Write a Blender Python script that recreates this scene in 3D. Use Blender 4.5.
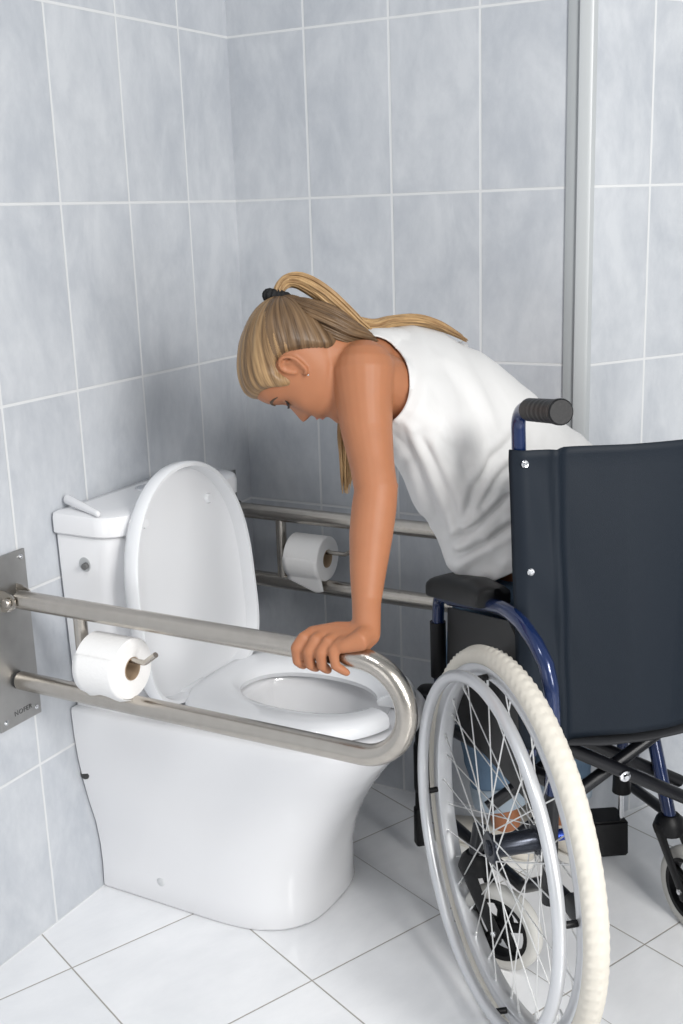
import bpy, bmesh, math, random
from math import sin, cos, pi, radians, sqrt, exp, atan2
from mathutils import Vector, Matrix, noise

for _o in list(bpy.data.objects):
    bpy.data.objects.remove(_o)
SC = bpy.context.scene
COL = SC.collection
V = Vector

# ---------------------------------------------------------------- camera
cam_d = bpy.data.cameras.new('camera')
cam_d.sensor_fit = 'VERTICAL'
cam_d.sensor_height = 36.0
cam_d.lens = 1150.8 / 1024 * 36.0
cam_d.clip_start = 0.05
cam = bpy.data.objects.new('camera', cam_d)
COL.objects.link(cam)
_r = V((0.87797779, 0.47759732, -0.03249304)); _u = V((-0.09272699, 0.23626858, 0.96725326)); _f = V((-0.46963465, 0.8462139, -0.25172473))
cam.matrix_world = Matrix(((_r.x, _u.x, -_f.x, 1.43062812), (_r.y, _u.y, -_f.y, -2.15381496), (_r.z, _u.z, -_f.z, 1.28871345), (0, 0, 0, 1)))
SC.camera = cam

# ---------------------------------------------------------------- light
SC.view_settings.view_transform = 'Standard'
SC.view_settings.look = 'None'
SC.view_settings.gamma = 1.0
SC.view_settings.use_curve_mapping = False
SC.view_settings.exposure = 0.0
w = bpy.data.worlds.new('room_light'); SC.world = w; w.use_nodes = True
w.node_tree.nodes['Background'].inputs[0].default_value = (0.93, 0.97, 1.0, 1)
w.node_tree.nodes['Background'].inputs[1].default_value = 0.43

def area(name, loc, target, size, power, color=(1, 1, 1), size_y=None):
    d = bpy.data.lights.new(name, 'AREA'); d.energy = power; d.color = color
    d.shape = 'RECTANGLE'; d.size = size; d.size_y = size_y or size
    o = bpy.data.objects.new(name, d); COL.objects.link(o)
    o.location = loc
    o.rotation_euler = (V(target) - V(loc)).to_track_quat('-Z', 'Y').to_euler()
    return o
area('window_light', (2.75, -1.85, 1.95), (0.4, -0.4, 0.6), 0.7, 54, (1.0, 0.985, 0.96), 0.7)
_sd = bpy.data.lights.new('floor_fill_spot', 'SPOT'); _sd.energy = 42; _sd.spot_size = radians(62); _sd.spot_blend = 0.9; _sd.shadow_soft_size = 0.22; _sd.color = (0.97, 0.985, 1.0)  # added spot without a known fitting, brightens floor and lower walls
_so = bpy.data.objects.new('floor_fill_spot', _sd); COL.objects.link(_so); _so.location = (0.75, -1.9, 2.5)
_so.rotation_euler = (V((0.45, -0.95, 0)) - _so.location).to_track_quat('-Z', 'Y').to_euler()
area('camera_side_fill', (0.5, -3.1, 0.75), (0.3, -0.6, 0.2), 0.8, 4.5, (0.98, 0.99, 1.0), 1.0)  # added fill lamp from the camera side, lifts toilet and low surfaces
area('low_right_fill', (3.1, -1.75, 0.95), (0.1, -0.8, 0.4), 0.6, 21, (1.0, 0.99, 0.97), 0.8)  # added low fill lamp, brightens the lower left wall

# ---------------------------------------------------------------- helpers
def mat(name, color, rough=0.5, metal=0.0, spec=None, coat=0, sss=0, noise_amt=0, noise_scale=20, bump=0, bump_scale=200, sheen=0):
    m = bpy.data.materials.new(name); m.use_nodes = True
    nt = m.node_tree; b = nt.nodes['Principled BSDF']
    b.inputs['Base Color'].default_value = (*color, 1)
    b.inputs['Roughness'].default_value = rough
    b.inputs['Metallic'].default_value = metal
    if spec is not None: b.inputs['Specular IOR Level'].default_value = spec
    if coat: b.inputs['Coat Weight'].default_value = coat; b.inputs['Coat Roughness'].default_value = 0.05
    if sheen: b.inputs['Sheen Weight'].default_value = sheen
    if sss:
        b.inputs['Subsurface Weight'].default_value = sss
        b.inputs['Subsurface Radius'].default_value = (1.0, 0.35, 0.18); b.inputs['Subsurface Scale'].default_value = 0.006
    tc = nt.nodes.new('ShaderNodeTexCoord')
    if noise_amt:
        n = nt.nodes.new('ShaderNodeTexNoise'); n.inputs['Scale'].default_value = noise_scale; n.inputs['Detail'].default_value = 5
        nt.links.new(tc.outputs['Object'], n.inputs['Vector'])
        mx = nt.nodes.new('ShaderNodeMix'); mx.data_type = 'RGBA'
        mx.inputs['A'].default_value = (*[max(0, c * (1 - noise_amt)) for c in color], 1)
        mx.inputs['B'].default_value = (*[min(1, c * (1 + noise_amt)) for c in color], 1)
        nt.links.new(n.outputs['Fac'], mx.inputs['Factor']); nt.links.new(mx.outputs['Result'], b.inputs['Base Color'])
    if bump:
        n2 = nt.nodes.new('ShaderNodeTexNoise'); n2.inputs['Scale'].default_value = bump_scale; n2.inputs['Detail'].default_value = 3
        nt.links.new(tc.outputs['Object'], n2.inputs['Vector'])
        bp = nt.nodes.new('ShaderNodeBump'); bp.inputs['Strength'].default_value = bump; bp.inputs['Distance'].default_value = 0.002
        nt.links.new(n2.outputs['Fac'], bp.inputs['Height']); nt.links.new(bp.outputs['Normal'], b.inputs['Normal'])
    return m

def new_obj(name, bm, m, parent=None, smooth=True, angle=40):
    me = bpy.data.meshes.new(name)
    bmesh.ops.recalc_face_normals(bm, faces=bm.faces)
    bm.to_mesh(me); bm.free()
    for mm in (m if isinstance(m, (list, tuple)) else [m]): me.materials.append(mm)
    if smooth:
        me.shade_smooth()
        me.set_sharp_from_angle(angle=radians(angle))
    o = bpy.data.objects.new(name, me); COL.objects.link(o)
    if parent is not None: o.parent = parent
    return o
def thing(name, label, cat, loc=(0, 0, 0), rz=0, group=None):
    o = bpy.data.objects.new(name, None); COL.objects.link(o)
    o.location = loc; o.rotation_euler = (0, 0, rz); o['label'] = label; o['category'] = cat
    o.empty_display_size = 0.05
    if group: o['group'] = group
    return o
def struct(name, bm, m, **k):
    o = new_obj(name, bm, m, **k); o['kind'] = 'structure'; return o

def box(bm, lo, hi, bev=0, seg=2, M=None):
    lo = V(lo); hi = V(hi); c = (lo + hi) / 2; s = hi - lo
    r = bmesh.ops.create_cube(bm, size=1, matrix=(M or Matrix()) @ Matrix.Translation(c) @ Matrix.Diagonal((*s, 1)))
    if bev:
        es = list({e for v in r['verts'] for e in v.link_edges})
        bmesh.ops.bevel(bm, geom=es, offset=bev, segments=seg, profile=0.5, affect='EDGES')
def fillet(pts, rad, n=6):
    pts = [V(p) for p in pts]; out = [pts[0]]
    for i in range(1, len(pts) - 1):
        a, b, c = pts[i - 1], pts[i], pts[i + 1]
        r = rad[i] if isinstance(rad, (list, tuple)) else rad
        u1 = (a - b); u2 = (c - b); l1 = u1.length; l2 = u2.length; u1 /= l1; u2 /= l2
        ang = u1.angle(u2)
        if ang > pi - 0.03 or r <= 0: out.append(b); continue
        d = min(r / math.tan(ang / 2), l1 * 0.49, l2 * 0.49); rr = d * math.tan(ang / 2)
        p1 = b + u1 * d; p2 = b + u2 * d; cen = b + (u1 + u2).normalized() * (rr / sin(ang / 2))
        v1 = p1 - cen; v2 = p2 - cen; w_ = v1.angle(v2); ax = v1.cross(v2).normalized()
        for k in range(n + 1): out.append(cen + Matrix.Rotation(w_ * k / n, 3, ax) @ v1)
    out.append(pts[-1]); return out
def sweep(bm, pts, rad, seg=12, closed=False, cap=True, flat=1.0, up=None, round_end=False, mi=0):
    """tube along pts; rad number or list; flat squeezes the second axis; up fixes the first axis"""
    pts = [V(p) for p in pts]; n = len(pts)
    rads = list(rad) if isinstance(rad, (list, tuple)) else [rad] * n
    flats = list(flat) if isinstance(flat, (list, tuple)) else [flat] * n
    if round_end and not closed:
        a, b = pts[0], pts[1]; d0 = (a - b).normalized(); d1 = (pts[-1] - pts[-2]).normalized()
        pre = [(pts[0] + d0 * rads[0] * sin(t), rads[0] * cos(t)) for t in (1.45, 1.1, 0.7, 0.35)]
        post = [(pts[-1] + d1 * rads[-1] * sin(t), rads[-1] * cos(t)) for t in (0.35, 0.7, 1.1, 1.45)]
        flats = [flats[0]] * 4 + flats + [flats[-1]] * 4
        if isinstance(up, list): up = [up[0]] * 4 + up + [up[-1]] * 4
        pts = [p for p, _ in pre] + pts + [p for p, _ in post]; rads = [q for _, q in pre] + rads + [q for _, q in post]; n = len(pts)
    rings = []; prev = None
    for i in range(n):
        if closed: t = pts[(i + 1) % n] - pts[i - 1]
        else: t = pts[min(i + 1, n - 1)] - pts[max(i - 1, 0)]
        t.normalize()
        if up is not None:
            uu = V(up[i]) if isinstance(up, list) else V(up); a = uu - t * uu.dot(t)
            if a.length < 1e-5: a = t.orthogonal()
        elif prev is None: a = t.orthogonal()
        else: a = prev - t * prev.dot(t)
        a.normalize(); prev = a; b = t.cross(a)
        rings.append([bm.verts.new(pts[i] + a * (rads[i] * cos(2 * pi * k / seg)) + b * (rads[i] * flats[i] * sin(2 * pi * k / seg))) for k in range(seg)])
    for i in range(n if closed else n - 1):
        A = rings[i]; B = rings[(i + 1) % n]; off = 0
        if closed and i == n - 1:
            off = min(range(seg), key=lambda k: (A[0].co - B[k].co).length)
        for k in range(seg):
            f = bm.faces.new((A[k], A[(k + 1) % seg], B[(k + 1 + off) % seg], B[(k + off) % seg])); f.material_index = mi
    if cap and not closed:
        bm.faces.new(list(reversed(rings[0]))).material_index = mi; bm.faces.new(rings[-1]).material_index = mi
    return rings
def ring(c, r, ax=(0, 1, 0), n=64, e1=None):
    ax = V(ax).normalized(); a = V(e1) if e1 else ax.orthogonal().normalized(); b = ax.cross(a)
    return [V(c) + a * (r * cos(2 * pi * k / n)) + b * (r * sin(2 * pi * k / n)) for k in range(n)]
def lathe(bm, prof, origin, axis, seg=32, closed=False, mi=0):
    """prof: list of (radius, distance along axis)"""
    axis = V(axis).normalized(); a = axis.orthogonal().normalized(); b = axis.cross(a); o = V(origin)
    R = []
    for (r, h) in prof:
        if r < 1e-6: R.append([bm.verts.new(o + axis * h)])
        else: R.append([bm.verts.new(o + axis * h + a * (r * cos(2 * pi * k / seg)) + b * (r * sin(2 * pi * k / seg))) for k in range(seg)])
    pairs = list(zip(R, R[1:])) + ([(R[-1], R[0])] if closed else [])
    for A, B in pairs:
        for k in range(seg):
            j = (k + 1) % seg
            if len(A) == 1 and len(B) == 1: continue
            if len(A) == 1: bm.faces.new((A[0], B[j], B[k])).material_index = mi
            elif len(B) == 1: bm.faces.new((A[k], A[j], B[0])).material_index = mi
            else: bm.faces.new((A[k], A[j], B[j], B[k])).material_index = mi
def loft(bm, loops, cap0=False, cap1=False, closed=True, mi=0):
    R = [[bm.verts.new(p) for p in L] for L in loops]
    n = len(R[0])
    for A, B in zip(R, R[1:]):
        for k in range(n if closed else n - 1):
            j = (k + 1) % n; bm.faces.new((A[k], A[j], B[j], B[k])).material_index = mi
    if cap0: bm.faces.new(list(reversed(R[0]))).material_index = mi
    if cap1: bm.faces.new(R[-1]).material_index = mi
    return R
def screw(bm, p, ax, r=0.004, h=0.002):
    lathe(bm, [(0, h * 0.3), (r * 0.4, h * 0.3), (r * 0.45, h), (r * 0.8, h * 0.8), (r, h * 0.2), (r, -0.001), (0, -0.001)], p, ax, 14)

# ---------------------------------------------------------------- materials
def tile_mat(name, tw, th, grout_w, tone, cloud, grout, rough, blotch, veins=False):
    """UV holds metres along the surface with a joint on every multiple of the tile size"""
    m = bpy.data.materials.new(name); m.use_nodes = True; nt = m.node_tree; N = nt.nodes; L = nt.links
    b = N['Principled BSDF']
    uv = N.new('ShaderNodeUVMap'); sep = N.new('ShaderNodeSeparateXYZ'); L.new(uv.outputs[0], sep.inputs[0])
    def M_(op, a, b_=None):
        n = N.new('ShaderNodeMath'); n.operation = op
        for i, v in enumerate((a, b_)):
            if v is None: continue
            if isinstance(v, (int, float)): n.inputs[i].default_value = v
            else: L.new(v, n.inputs[i])
        return n.outputs[0]
    def axis(o, t):
        q = M_('DIVIDE', o, t); fl = M_('FLOOR', q); fr = M_('SUBTRACT', q, fl)
        d = M_('MULTIPLY', M_('MINIMUM', fr, M_('SUBTRACT', 1.0, fr)), t)
        return fl, d
    iu, du = axis(sep.outputs[0], tw); iv, dv = axis(sep.outputs[1], th)
    d = M_('MINIMUM', du, dv)
    mr = N.new('ShaderNodeMapRange'); mr.inputs['From Min'].default_value = grout_w * 0.5 - 0.0005; mr.inputs['From Max'].default_value = grout_w * 0.5 + 0.0006
    L.new(d, mr.inputs['Value'])          # 1 on the tile
    cmb = N.new('ShaderNodeCombineXYZ'); L.new(iu, cmb.inputs[0]); L.new(iv, cmb.inputs[1])
    wn = N.new('ShaderNodeTexWhiteNoise'); wn.noise_dimensions = '3D'; L.new(cmb.outputs[0], wn.inputs['Vector'])
    sc = N.new('ShaderNodeVectorMath'); sc.operation = 'SCALE'; sc.inputs['Scale'].default_value = 9.0; L.new(wn.outputs['Color'], sc.inputs[0])
    st = N.new('ShaderNodeVectorMath'); st.operation = 'MULTIPLY'; st.inputs[1].default_value = (1.25, 0.62, 1); L.new(uv.outputs[0], st.inputs[0])
    ad = N.new('ShaderNodeVectorMath'); ad.operation = 'ADD'; L.new(st.outputs[0], ad.inputs[0]); L.new(sc.outputs[0], ad.inputs[1])
    n1 = N.new('ShaderNodeTexNoise'); n1.inputs['Scale'].default_value = blotch; n1.inputs['Detail'].default_value = 6; n1.inputs['Roughness'].default_value = 0.62; n1.inputs['Distortion'].default_value = 0.6
    L.new(ad.outputs[0], n1.inputs['Vector'])
    n2 = N.new('ShaderNodeTexNoise'); n2.inputs['Scale'].default_value = blotch * 5; n2.inputs['Detail'].default_value = 8; n2.inputs['Roughness'].default_value = 0.7
    L.new(ad.outputs[0], n2.inputs['Vector'])
    s = M_('ADD', M_('MULTIPLY', n1.outputs['Fac'], 0.7), M_('MULTIPLY', n2.outputs['Fac'], 0.3))
    mp = N.new('ShaderNodeMapRange'); mp.inputs['From Min'].default_value = 0.38; mp.inputs['From Max'].default_value = 0.62; L.new(s, mp.inputs['Value'])
    mx = N.new('ShaderNodeMix'); mx.data_type = 'RGBA'; mx.inputs['A'].default_value = (*tone, 1); mx.inputs['B'].default_value = (*cloud, 1)
    L.new(mp.outputs[0], mx.inputs['Factor'])
    mg = N.new('ShaderNodeMix'); mg.data_type = 'RGBA'; mg.inputs['A'].default_value = (*grout, 1)
    L.new(mr.outputs[0], mg.inputs['Factor']); L.new(mx.outputs['Result'], mg.inputs['B'])
    L.new(mg.outputs['Result'], b.inputs['Base Color'])
    rr = N.new('ShaderNodeMapRange'); rr.inputs['To Min'].default_value = 0.75; rr.inputs['To Max'].default_value = rough; L.new(mr.outputs[0], rr.inputs['Value'])
    L.new(rr.outputs[0], b.inputs['Roughness'])
    bp = N.new('ShaderNodeBump'); bp.inputs['Strength'].default_value = 0.5; bp.inputs['Distance'].default_value = 0.0012
    L.new(M_('ADD', mr.outputs[0], M_('MULTIPLY', n2.outputs['Fac'], 0.05)), bp.inputs['Height']); L.new(bp.outputs[0], b.inputs['Normal'])
    return m
M_WALL = tile_mat('grey_blue_wall_tile', 0.1905, 0.33, 0.0050, (0.46, 0.485, 0.525), (0.585, 0.605, 0.635), (0.68, 0.69, 0.70), 0.36, 7.0)
M_FLOOR = tile_mat('white_floor_tile', 0.3065, 0.307, 0.0026, (0.77, 0.78, 0.80), (0.87, 0.875, 0.89), (0.36, 0.34, 0.31), 0.13, 3.0)
M_CERAMIC = mat('white_ceramic', (0.80, 0.80, 0.815), 0.12, coat=0.3)
M_PLASTIC = mat('white_seat_plastic', (0.80, 0.81, 0.83), 0.16)
M_STEEL = mat('brushed_steel', (0.50, 0.465, 0.42), 0.26, 1.0, noise_amt=0.12, noise_scale=60, bump=0.12, bump_scale=400)
M_PLATE = mat('brushed_steel_plate', (0.40, 0.395, 0.385), 0.42, 1.0, noise_amt=0.2, noise_scale=22, bump=0.1, bump_scale=500)
M_CHROME = mat('chrome', (0.75, 0.76, 0.78), 0.12, 1.0)
M_DARKHOLE = mat('dark_cavity', (0.05, 0.05, 0.05), 0.7)
M_PAPER = mat('toilet_paper', (0.86, 0.85, 0.84), 0.95, bump=0.35, bump_scale=260)
M_CARD = mat('cardboard', (0.42, 0.31, 0.21), 0.9)
M_ALU = mat('shaded_side_profile', (0.40, 0.42, 0.43), 0.4)
M_ALU2 = mat('pale_grey_profile', (0.50, 0.52, 0.53), 0.35)

# ---------------------------------------------------------------- the room
def quad_uv(name, quads, m):
    bm = bmesh.new(); uvl = bm.loops.layers.uv.new('UVMap')
    for q in quads:
        f = bm.faces.new([bm.verts.new(p) for p, _ in q])
        for lp, (_, t) in zip(f.loops, q): lp[uvl].uv = t
    me = bpy.data.meshes.new(name); bm.to_mesh(me); bm.free(); me.materials.append(m)
    o = bpy.data.objects.new(name, me); COL.objects.link(o); o['kind'] = 'structure'; return o
TOP = 2.6
# left wall, plane x = 0; joints at y = -(0.1725 + k*0.1905)
quad_uv('wall_left', [[((0, -3.2, 0), (3.2 - 0.1725, 0)), ((0, 0, 0), (-0.1725, 0)), ((0, 0, TOP), (-0.1725, TOP)), ((0, -3.2, TOP), (3.2 - 0.1725, TOP))]], M_WALL)
XB = 0.742
quad_uv('wall_back', [[((0, 0, 0), (-0.185, 0)), ((XB, 0, 0), (XB - 0.185, 0)), ((XB, 0, TOP), (XB - 0.185, TOP)), ((0, 0, TOP), (-0.185, TOP))]], M_WALL)
RD = V((cos(radians(58)), sin(radians(58)), 0)); R0 = V((0.781, 0, 0)); RL = 2.2
R1 = R0 + RD * RL
quad_uv('wall_right', [[(R0, (-0.149, 0)), (R1, (RL - 0.149, 0)), (R1 + V((0, 0, TOP)), (RL - 0.149, TOP)), (R0 + V((0, 0, TOP)), (-0.149, TOP))]], M_WALL)
# vertical profile that closes the end of the back wall: channel coloured darker as its shaded side, rounded nosing paler
bm = bmesh.new()
box(bm, (0.736, -0.004, 0), (0.760, 0.03, TOP), 0.0015)
o = struct('trim_1', bm, M_ALU)
bm = bmesh.new()
prof = [V((0.757, 0.02, 0)), V((0.757, -0.006, 0)), V((0.760, -0.010, 0)), V((0.778, -0.010, 0)), V((0.784, -0.006, 0)), V((0.787, 0.006, 0)), V((0.787, 0.02, 0))]
loft(bm, [prof, [p + V((0, 0, TOP)) for p in prof]], cap0=True, cap1=True)
struct('trim_2', bm, M_ALU2)
# floor, joints turned 66.4 degrees
ta = radians(66.4)
def fuv(x, y, dv=0.0):
    return (-sin(ta) * x + cos(ta) * y + 0.444 + 0.3065 * 20, cos(ta) * x + sin(ta) * y + 0.106 + 0.307 * 20 + dv)
YC = -0.106
e1 = V((-sin(ta), cos(ta), 0)); e2 = V((cos(ta), sin(ta), 0))
def fp(a, b_): p = e1 * a + e2 * b_; return p
fl = []
for (b0, b1, dv) in ((-4.2, YC, 0.0), (YC, 3.6, 0.098)):
    q = []
    for a, b_ in ((-4.5, b0), (-4.5, b1), (2.5, b1), (2.5, b0)):
        p = fp(a, b_); q.append((p, fuv(p.x, p.y, dv)))
    fl.append(q)
quad_uv('floor', fl, M_FLOOR)
# ---------------------------------------------------------------- toilet
YT = -0.45
def plan(L, wb, wf, z, n_side=10, n_arc=36, ex=2.6, xs=0.0, arc=0.22):
    """outline from the wall corner, along the near side, round the nose, back to the wall; y about YT"""
    a = min(arc, L * 0.45); x1 = L - a; pts = []
    for k in range(n_side + 1):
        t = k / n_side; pts.append(V((xs + (x1 - xs) * t, YT - (wb + (wf - wb) * (t ** 1.5)), z)))
    for k in range(1, n_arc):
        th = -pi / 2 + pi * k / n_arc; c_, s_ = cos(th), sin(th)
        pts.append(V((x1 + a * abs(c_) ** (2 / ex), YT + wf * (abs(s_) ** (2 / ex)) * (1 if s_ > 0 else -1), z)))
    for k in range(n_side + 1):
        t = 1 - k / n_side; pts.append(V((xs + (x1 - xs) * t, YT + (wb + (wf - wb) * (t ** 1.5)), z)))
    return pts
def ell_like(ref, cx, a, b_, z, ex=2.2, cy=YT):
    out = []
    for p in ref:
        th = atan2((p.y - cy) / b_, (p.x - cx) / a); c_, s_ = cos(th), sin(th)
        out.append(V((cx + a * abs(c_) ** (2 / ex) * (1 if c_ > 0 else -1), cy + b_ * abs(s_) ** (2 / ex) * (1 if s_ > 0 else -1), z)))
    return out
toilet = thing('toilet', 'white floor-standing ceramic toilet with raised lid against the tiled wall', 'toilet', (0.0, YT, 0))
def tc(o):
    o.location = (-toilet.location.x, -toilet.location.y, 0); return o
def arc_pts(cx, cy, rx, ry, a0, a1, n): return [V((cx + rx * cos(a0 + (a1 - a0) * k / n), cy + ry * sin(a0 + (a1 - a0) * k / n))) for k in range(n + 1)]
bm = bmesh.new()
XW = 0.004
secs = [(0.002, 0.447, 0.157, 0.160, 3.0), (0.008, 0.450, 0.160, 0.163, 3.0), (0.05, 0.448, 0.158, 0.161, 3.0), (0.10, 0.452, 0.160, 0.161, 2.9), (0.15, 0.466, 0.167, 0.160, 2.8),
        (0.20, 0.488, 0.180, 0.161, 2.7), (0.25, 0.517, 0.191, 0.162, 2.6), (0.30, 0.553, 0.199, 0.171, 2.5), (0.345, 0.590, 0.203, 0.181, 2.45), (0.38, 0.612, 0.2045, 0.187, 2.4), (0.398, 0.619, 0.205, 0.189, 2.4), (0.405, 0.615, 0.203, 0.186, 2.4)]
loops = [plan(L, wb, wf, z, ex=ex, xs=XW) for (z, L, wb, wf, ex) in secs]
ref = loops[-1]
loops.append(plan(0.606, 0.198, 0.178, 0.4065, ex=2.4, xs=XW + 0.004))
loops.append(ell_like(ref, 0.405, 0.155, 0.128, 0.4065))
loops.append(ell_like(ref, 0.405, 0.150, 0.123, 0.402))
loops.append(ell_like(ref, 0.405, 0.150, 0.123, 0.385))
loops.append(ell_like(ref, 0.405, 0.143, 0.118, 0.345))
loops.append(ell_like(ref, 0.400, 0.120, 0.100, 0.285))
loops.append(ell_like(ref, 0.385, 0.080, 0.070, 0.225))
loops.append(ell_like(ref, 0.375, 0.050, 0.045, 0.200))
loft(bm, loops, cap0=True, cap1=True)
pan = tc(new_obj('pan', bm, M_CERAMIC, toilet, angle=60))
bm = bmesh.new()
lathe(bm, [(0, 0), (0.0725, 0), (0.0725, -0.001), (0, -0.001)], (0.383, YT, 0.232), (0, 0, 1), 40)
M_WATER = mat('water', (0.72, 0.77, 0.78), 0.03, coat=0.5)
tc(new_obj('bowl_water', bm, M_WATER, toilet))
# cistern
def rrect(x0, x1, y0, y1, rf, z, n=8, rb=0.006):
    p = []
    for (cx, cy, rr, a0) in ((x1 - rf, y0 + rf, rf, -pi / 2), (x1 - rf, y1 - rf, rf, 0), (x0 + rb, y1 - rb, rb, pi / 2), (x0 + rb, y0 + rb, rb, pi)):
        for k in range(n + 1):
            a = a0 + pi / 2 * k / n; p.append(V((cx + rr * cos(a), cy + rr * sin(a), z)))
    return p
bm = bmesh.new()
loops = []
for z, ins in ((0.4068, 0.010), (0.44, 0.007), (0.60, 0.003), (0.742, 0.0), (0.7445, 0.002)):
    loops.append(rrect(XW, 0.147 - ins, YT - 0.2 + ins, YT + 0.2 - ins, 0.052, z))
loft(bm, loops, cap0=True, cap1=True)
tc(new_obj('cistern', bm, M_CERAMIC, toilet))
bm = bmesh.new()
loops = [rrect(XW, 0.150, YT - 0.2045, YT + 0.2045, 0.054, 0.747)]
loops.append(rrect(XW, 0.153, YT - 0.2075, YT + 0.2075, 0.056, 0.750))
loops.append(rrect(XW, 0.153, YT - 0.2075, YT + 0.2075, 0.056, 0.777))
loops.append(rrect(XW, 0.150, YT - 0.205, YT + 0.205, 0.054, 0.784))
loops.append(rrect(XW + 0.004, 0.142, YT - 0.196, YT + 0.196, 0.046, 0.7872))
loops.append(rrect(XW + 0.02, 0.11, YT - 0.16, YT + 0.16, 0.02, 0.7882))
loft(bm, loops, cap0=True, cap1=True)
tc(new_obj('cistern_lid', bm, M_CERAMIC, toilet))
bm = bmesh.new()
lathe(bm, [(0, 0.004), (0.012, 0.0045), (0.0185, 0.003), (0.020, 0.0012), (0.0205, 0.002), (0.0235, 0.002), (0.0245, 0), (0, 0)], (0.058, YT + 0.005, 0.788), (0, 0, 1), 36)
box(bm, (0.040, YT + 0.0043, 0.7920), (0.076, YT + 0.0057, 0.7928))
tc(new_obj('flush_button', bm, M_CHROME, toilet))['label'] = 'chrome round flush button'
# threaded inlet plug on the side of the cistern
bm = bmesh.new()
lathe(bm, [(0, 0.001), (0.0125, 0.001), (0.0135, 0), (0.0135, -0.002), (0, -0.002)], (0.066, -0.6493, 0.693), (0, -1, 0), 28)
tc(new_obj('inlet_cap', bm, mat('grey_cap', (0.45, 0.46, 0.47), 0.4), toilet))
bm = bmesh.new()
lathe(bm, [(0, 0.010), (0.005, 0.010), (0.006, 0.009), (0.006, 0.0), (0, 0)], (0.070, -0.650, 0.692), (0.25, -1, 0), 18)
tc(new_obj('inlet_plug', bm, mat('dark_plug', (0.12, 0.12, 0.12), 0.5), toilet))
# floor fixing cap and the dark fixing slot at the wall edge
bm = bmesh.new()
lathe(bm, [(0, 0.0025), (0.005, 0.003), (0.0085, 0.0016), (0.0105, 0.0), (0, -0.001)], (0.148, -0.6085, 0.050), (0, -1, 0), 24)
tc(new_obj('fixing_cap', bm, mat('fixing_cap_plastic', (0.62, 0.63, 0.64), 0.35), toilet))
bm = bmesh.new()
lathe(bm, [(0, 0.002), (0.010, 0.002), (0.012, 0.0), (0.012, -0.004), (0, -0.004)], (0.010, -0.641, 0.266), (-0.1, -1, 0.3), 18)
tc(new_obj('fixing_slot', bm, M_DARKHOLE, toilet))
# seat: a ring open at the front
def seat_outline(inner, n=56):
    out = []
    for k in range(n + 1):
        th = radians(12) + (2 * pi - radians(24)) * k / n    # starts at the nose gap, goes round by the hinge
        c_, s_ = cos(th), sin(th)
        if inner: p = V((0.398 + 0.137 * abs(c_) ** 0.92 * (1 if c_ > 0 else -1), YT + (0.095 if s_ > 0 else 0.076) * abs(s_) ** 0.92 * (1 if s_ > 0 else -1)))
        else:
            ex = 0.86 if c_ > 0 else 0.6
            p = V((0.385 + (0.214 if c_ > 0 else 0.195) * abs(c_) ** ex * (1 if c_ > 0 else -1), YT + 0.180 * abs(s_) ** ex * (1 if s_ > 0 else -1)))
        out.append(p)
    return out
so, si = seat_outline(False), seat_outline(True)
bm = bmesh.new(); secs2 = []
for a, b_ in zip(so, si):
    d = (b_ - a)
    def q(t, z): p = a + d * t; return V((p.x, p.y, z))
    secs2.append([q(0.03, 0.413), q(0.0, 0.420), q(0.02, 0.431), q(0.12, 0.438), q(0.35, 0.4395), q(0.7, 0.436), q(0.9, 0.430), q(1.0, 0.422), q(0.97, 0.413), q(0.5, 0.411)])
loft(bm, secs2, cap0=True, cap1=True)
bmesh.ops.bevel(bm, geom=[e for e in bm.edges if len(e.link_faces) == 2 and (len(e.link_faces[0].verts) > 4 or len(e.link_faces[1].verts) > 4)], offset=0.003, segments=2, affect='EDGES')
tc(new_obj('seat', bm, M_PLASTIC, toilet, angle=50))
# lid, raised: a dished egg-shaped shell leaning on the cistern
def lid_outline(sc, n=64):
    H = 0.435; out = []
    for k in range(n):
        th = 2 * pi * k / n; c_, s_ = cos(th), sin(th)
        v = 0.205 + (0.230 if s_ > 0 else 0.205) * abs(s_) ** (0.92 if s_ > 0 else 0.42) * (1 if s_ > 0 else -1)
        u = 0.181 * abs(c_) ** (0.95 if s_ > 0 else 0.5) * (1 if c_ > 0 else -1)
        out.append(((u) * sc, 0.21 + (v - 0.21) * sc))
    return out
tilt = radians(-5.0)
def lidp(u, v, d):   # d: out of the lid's plane towards the bowl
    base = V((0.186, YT - 0.041, 0.420)); ax = V((sin(tilt), 0, cos(tilt))); nn = V((cos(tilt), 0, -sin(tilt)))
    return base + ax * v + nn * d + V((0, u, 0))
lp_ = []
for sc, d in ((0.0001, -0.006), (0.5, -0.007), (0.88, -0.004), (0.975, 0.001), (1.0, 0.010), (1.0, 0.030), (0.988, 0.0345), (0.960, 0.0335), (0.95, 0.028), (0.94, 0.008), (0.90, 0.003), (0.6, 0.001), (0.0001, 0.0)):
    lp_.append([lidp(u, v, d) for u, v in lid_outline(sc)])
bm = bmesh.new(); loft(bm, lp_, cap0=True, cap1=True)
tc(new_obj('lid', bm, M_PLASTIC, toilet, angle=50))['label'] = 'raised oval white lid'
for uu in (-0.10, 0.10):
    bm = bmesh.new()
    sweep(bm, [lidp(uu, 0.345, 0.0), lidp(uu, 0.345, 0.009)], [0.011, 0.008], 16, round_end=False)
    tc(new_obj('lid_buffer', bm, M_PLASTIC, toilet))
for uu in (-0.075, 0.075):
    bm = bmesh.new()
    sweep(bm, [(0.192, YT + uu - 0.028, 0.425), (0.192, YT + uu + 0.028, 0.425)], 0.0125, 16, round_end=True)
    box(bm, (0.172, YT + uu - 0.018, 0.4075), (0.215, YT + uu + 0.018, 0.428), 0.004)
    tc(new_obj('hinge', bm, M_PLASTIC, toilet))
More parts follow.
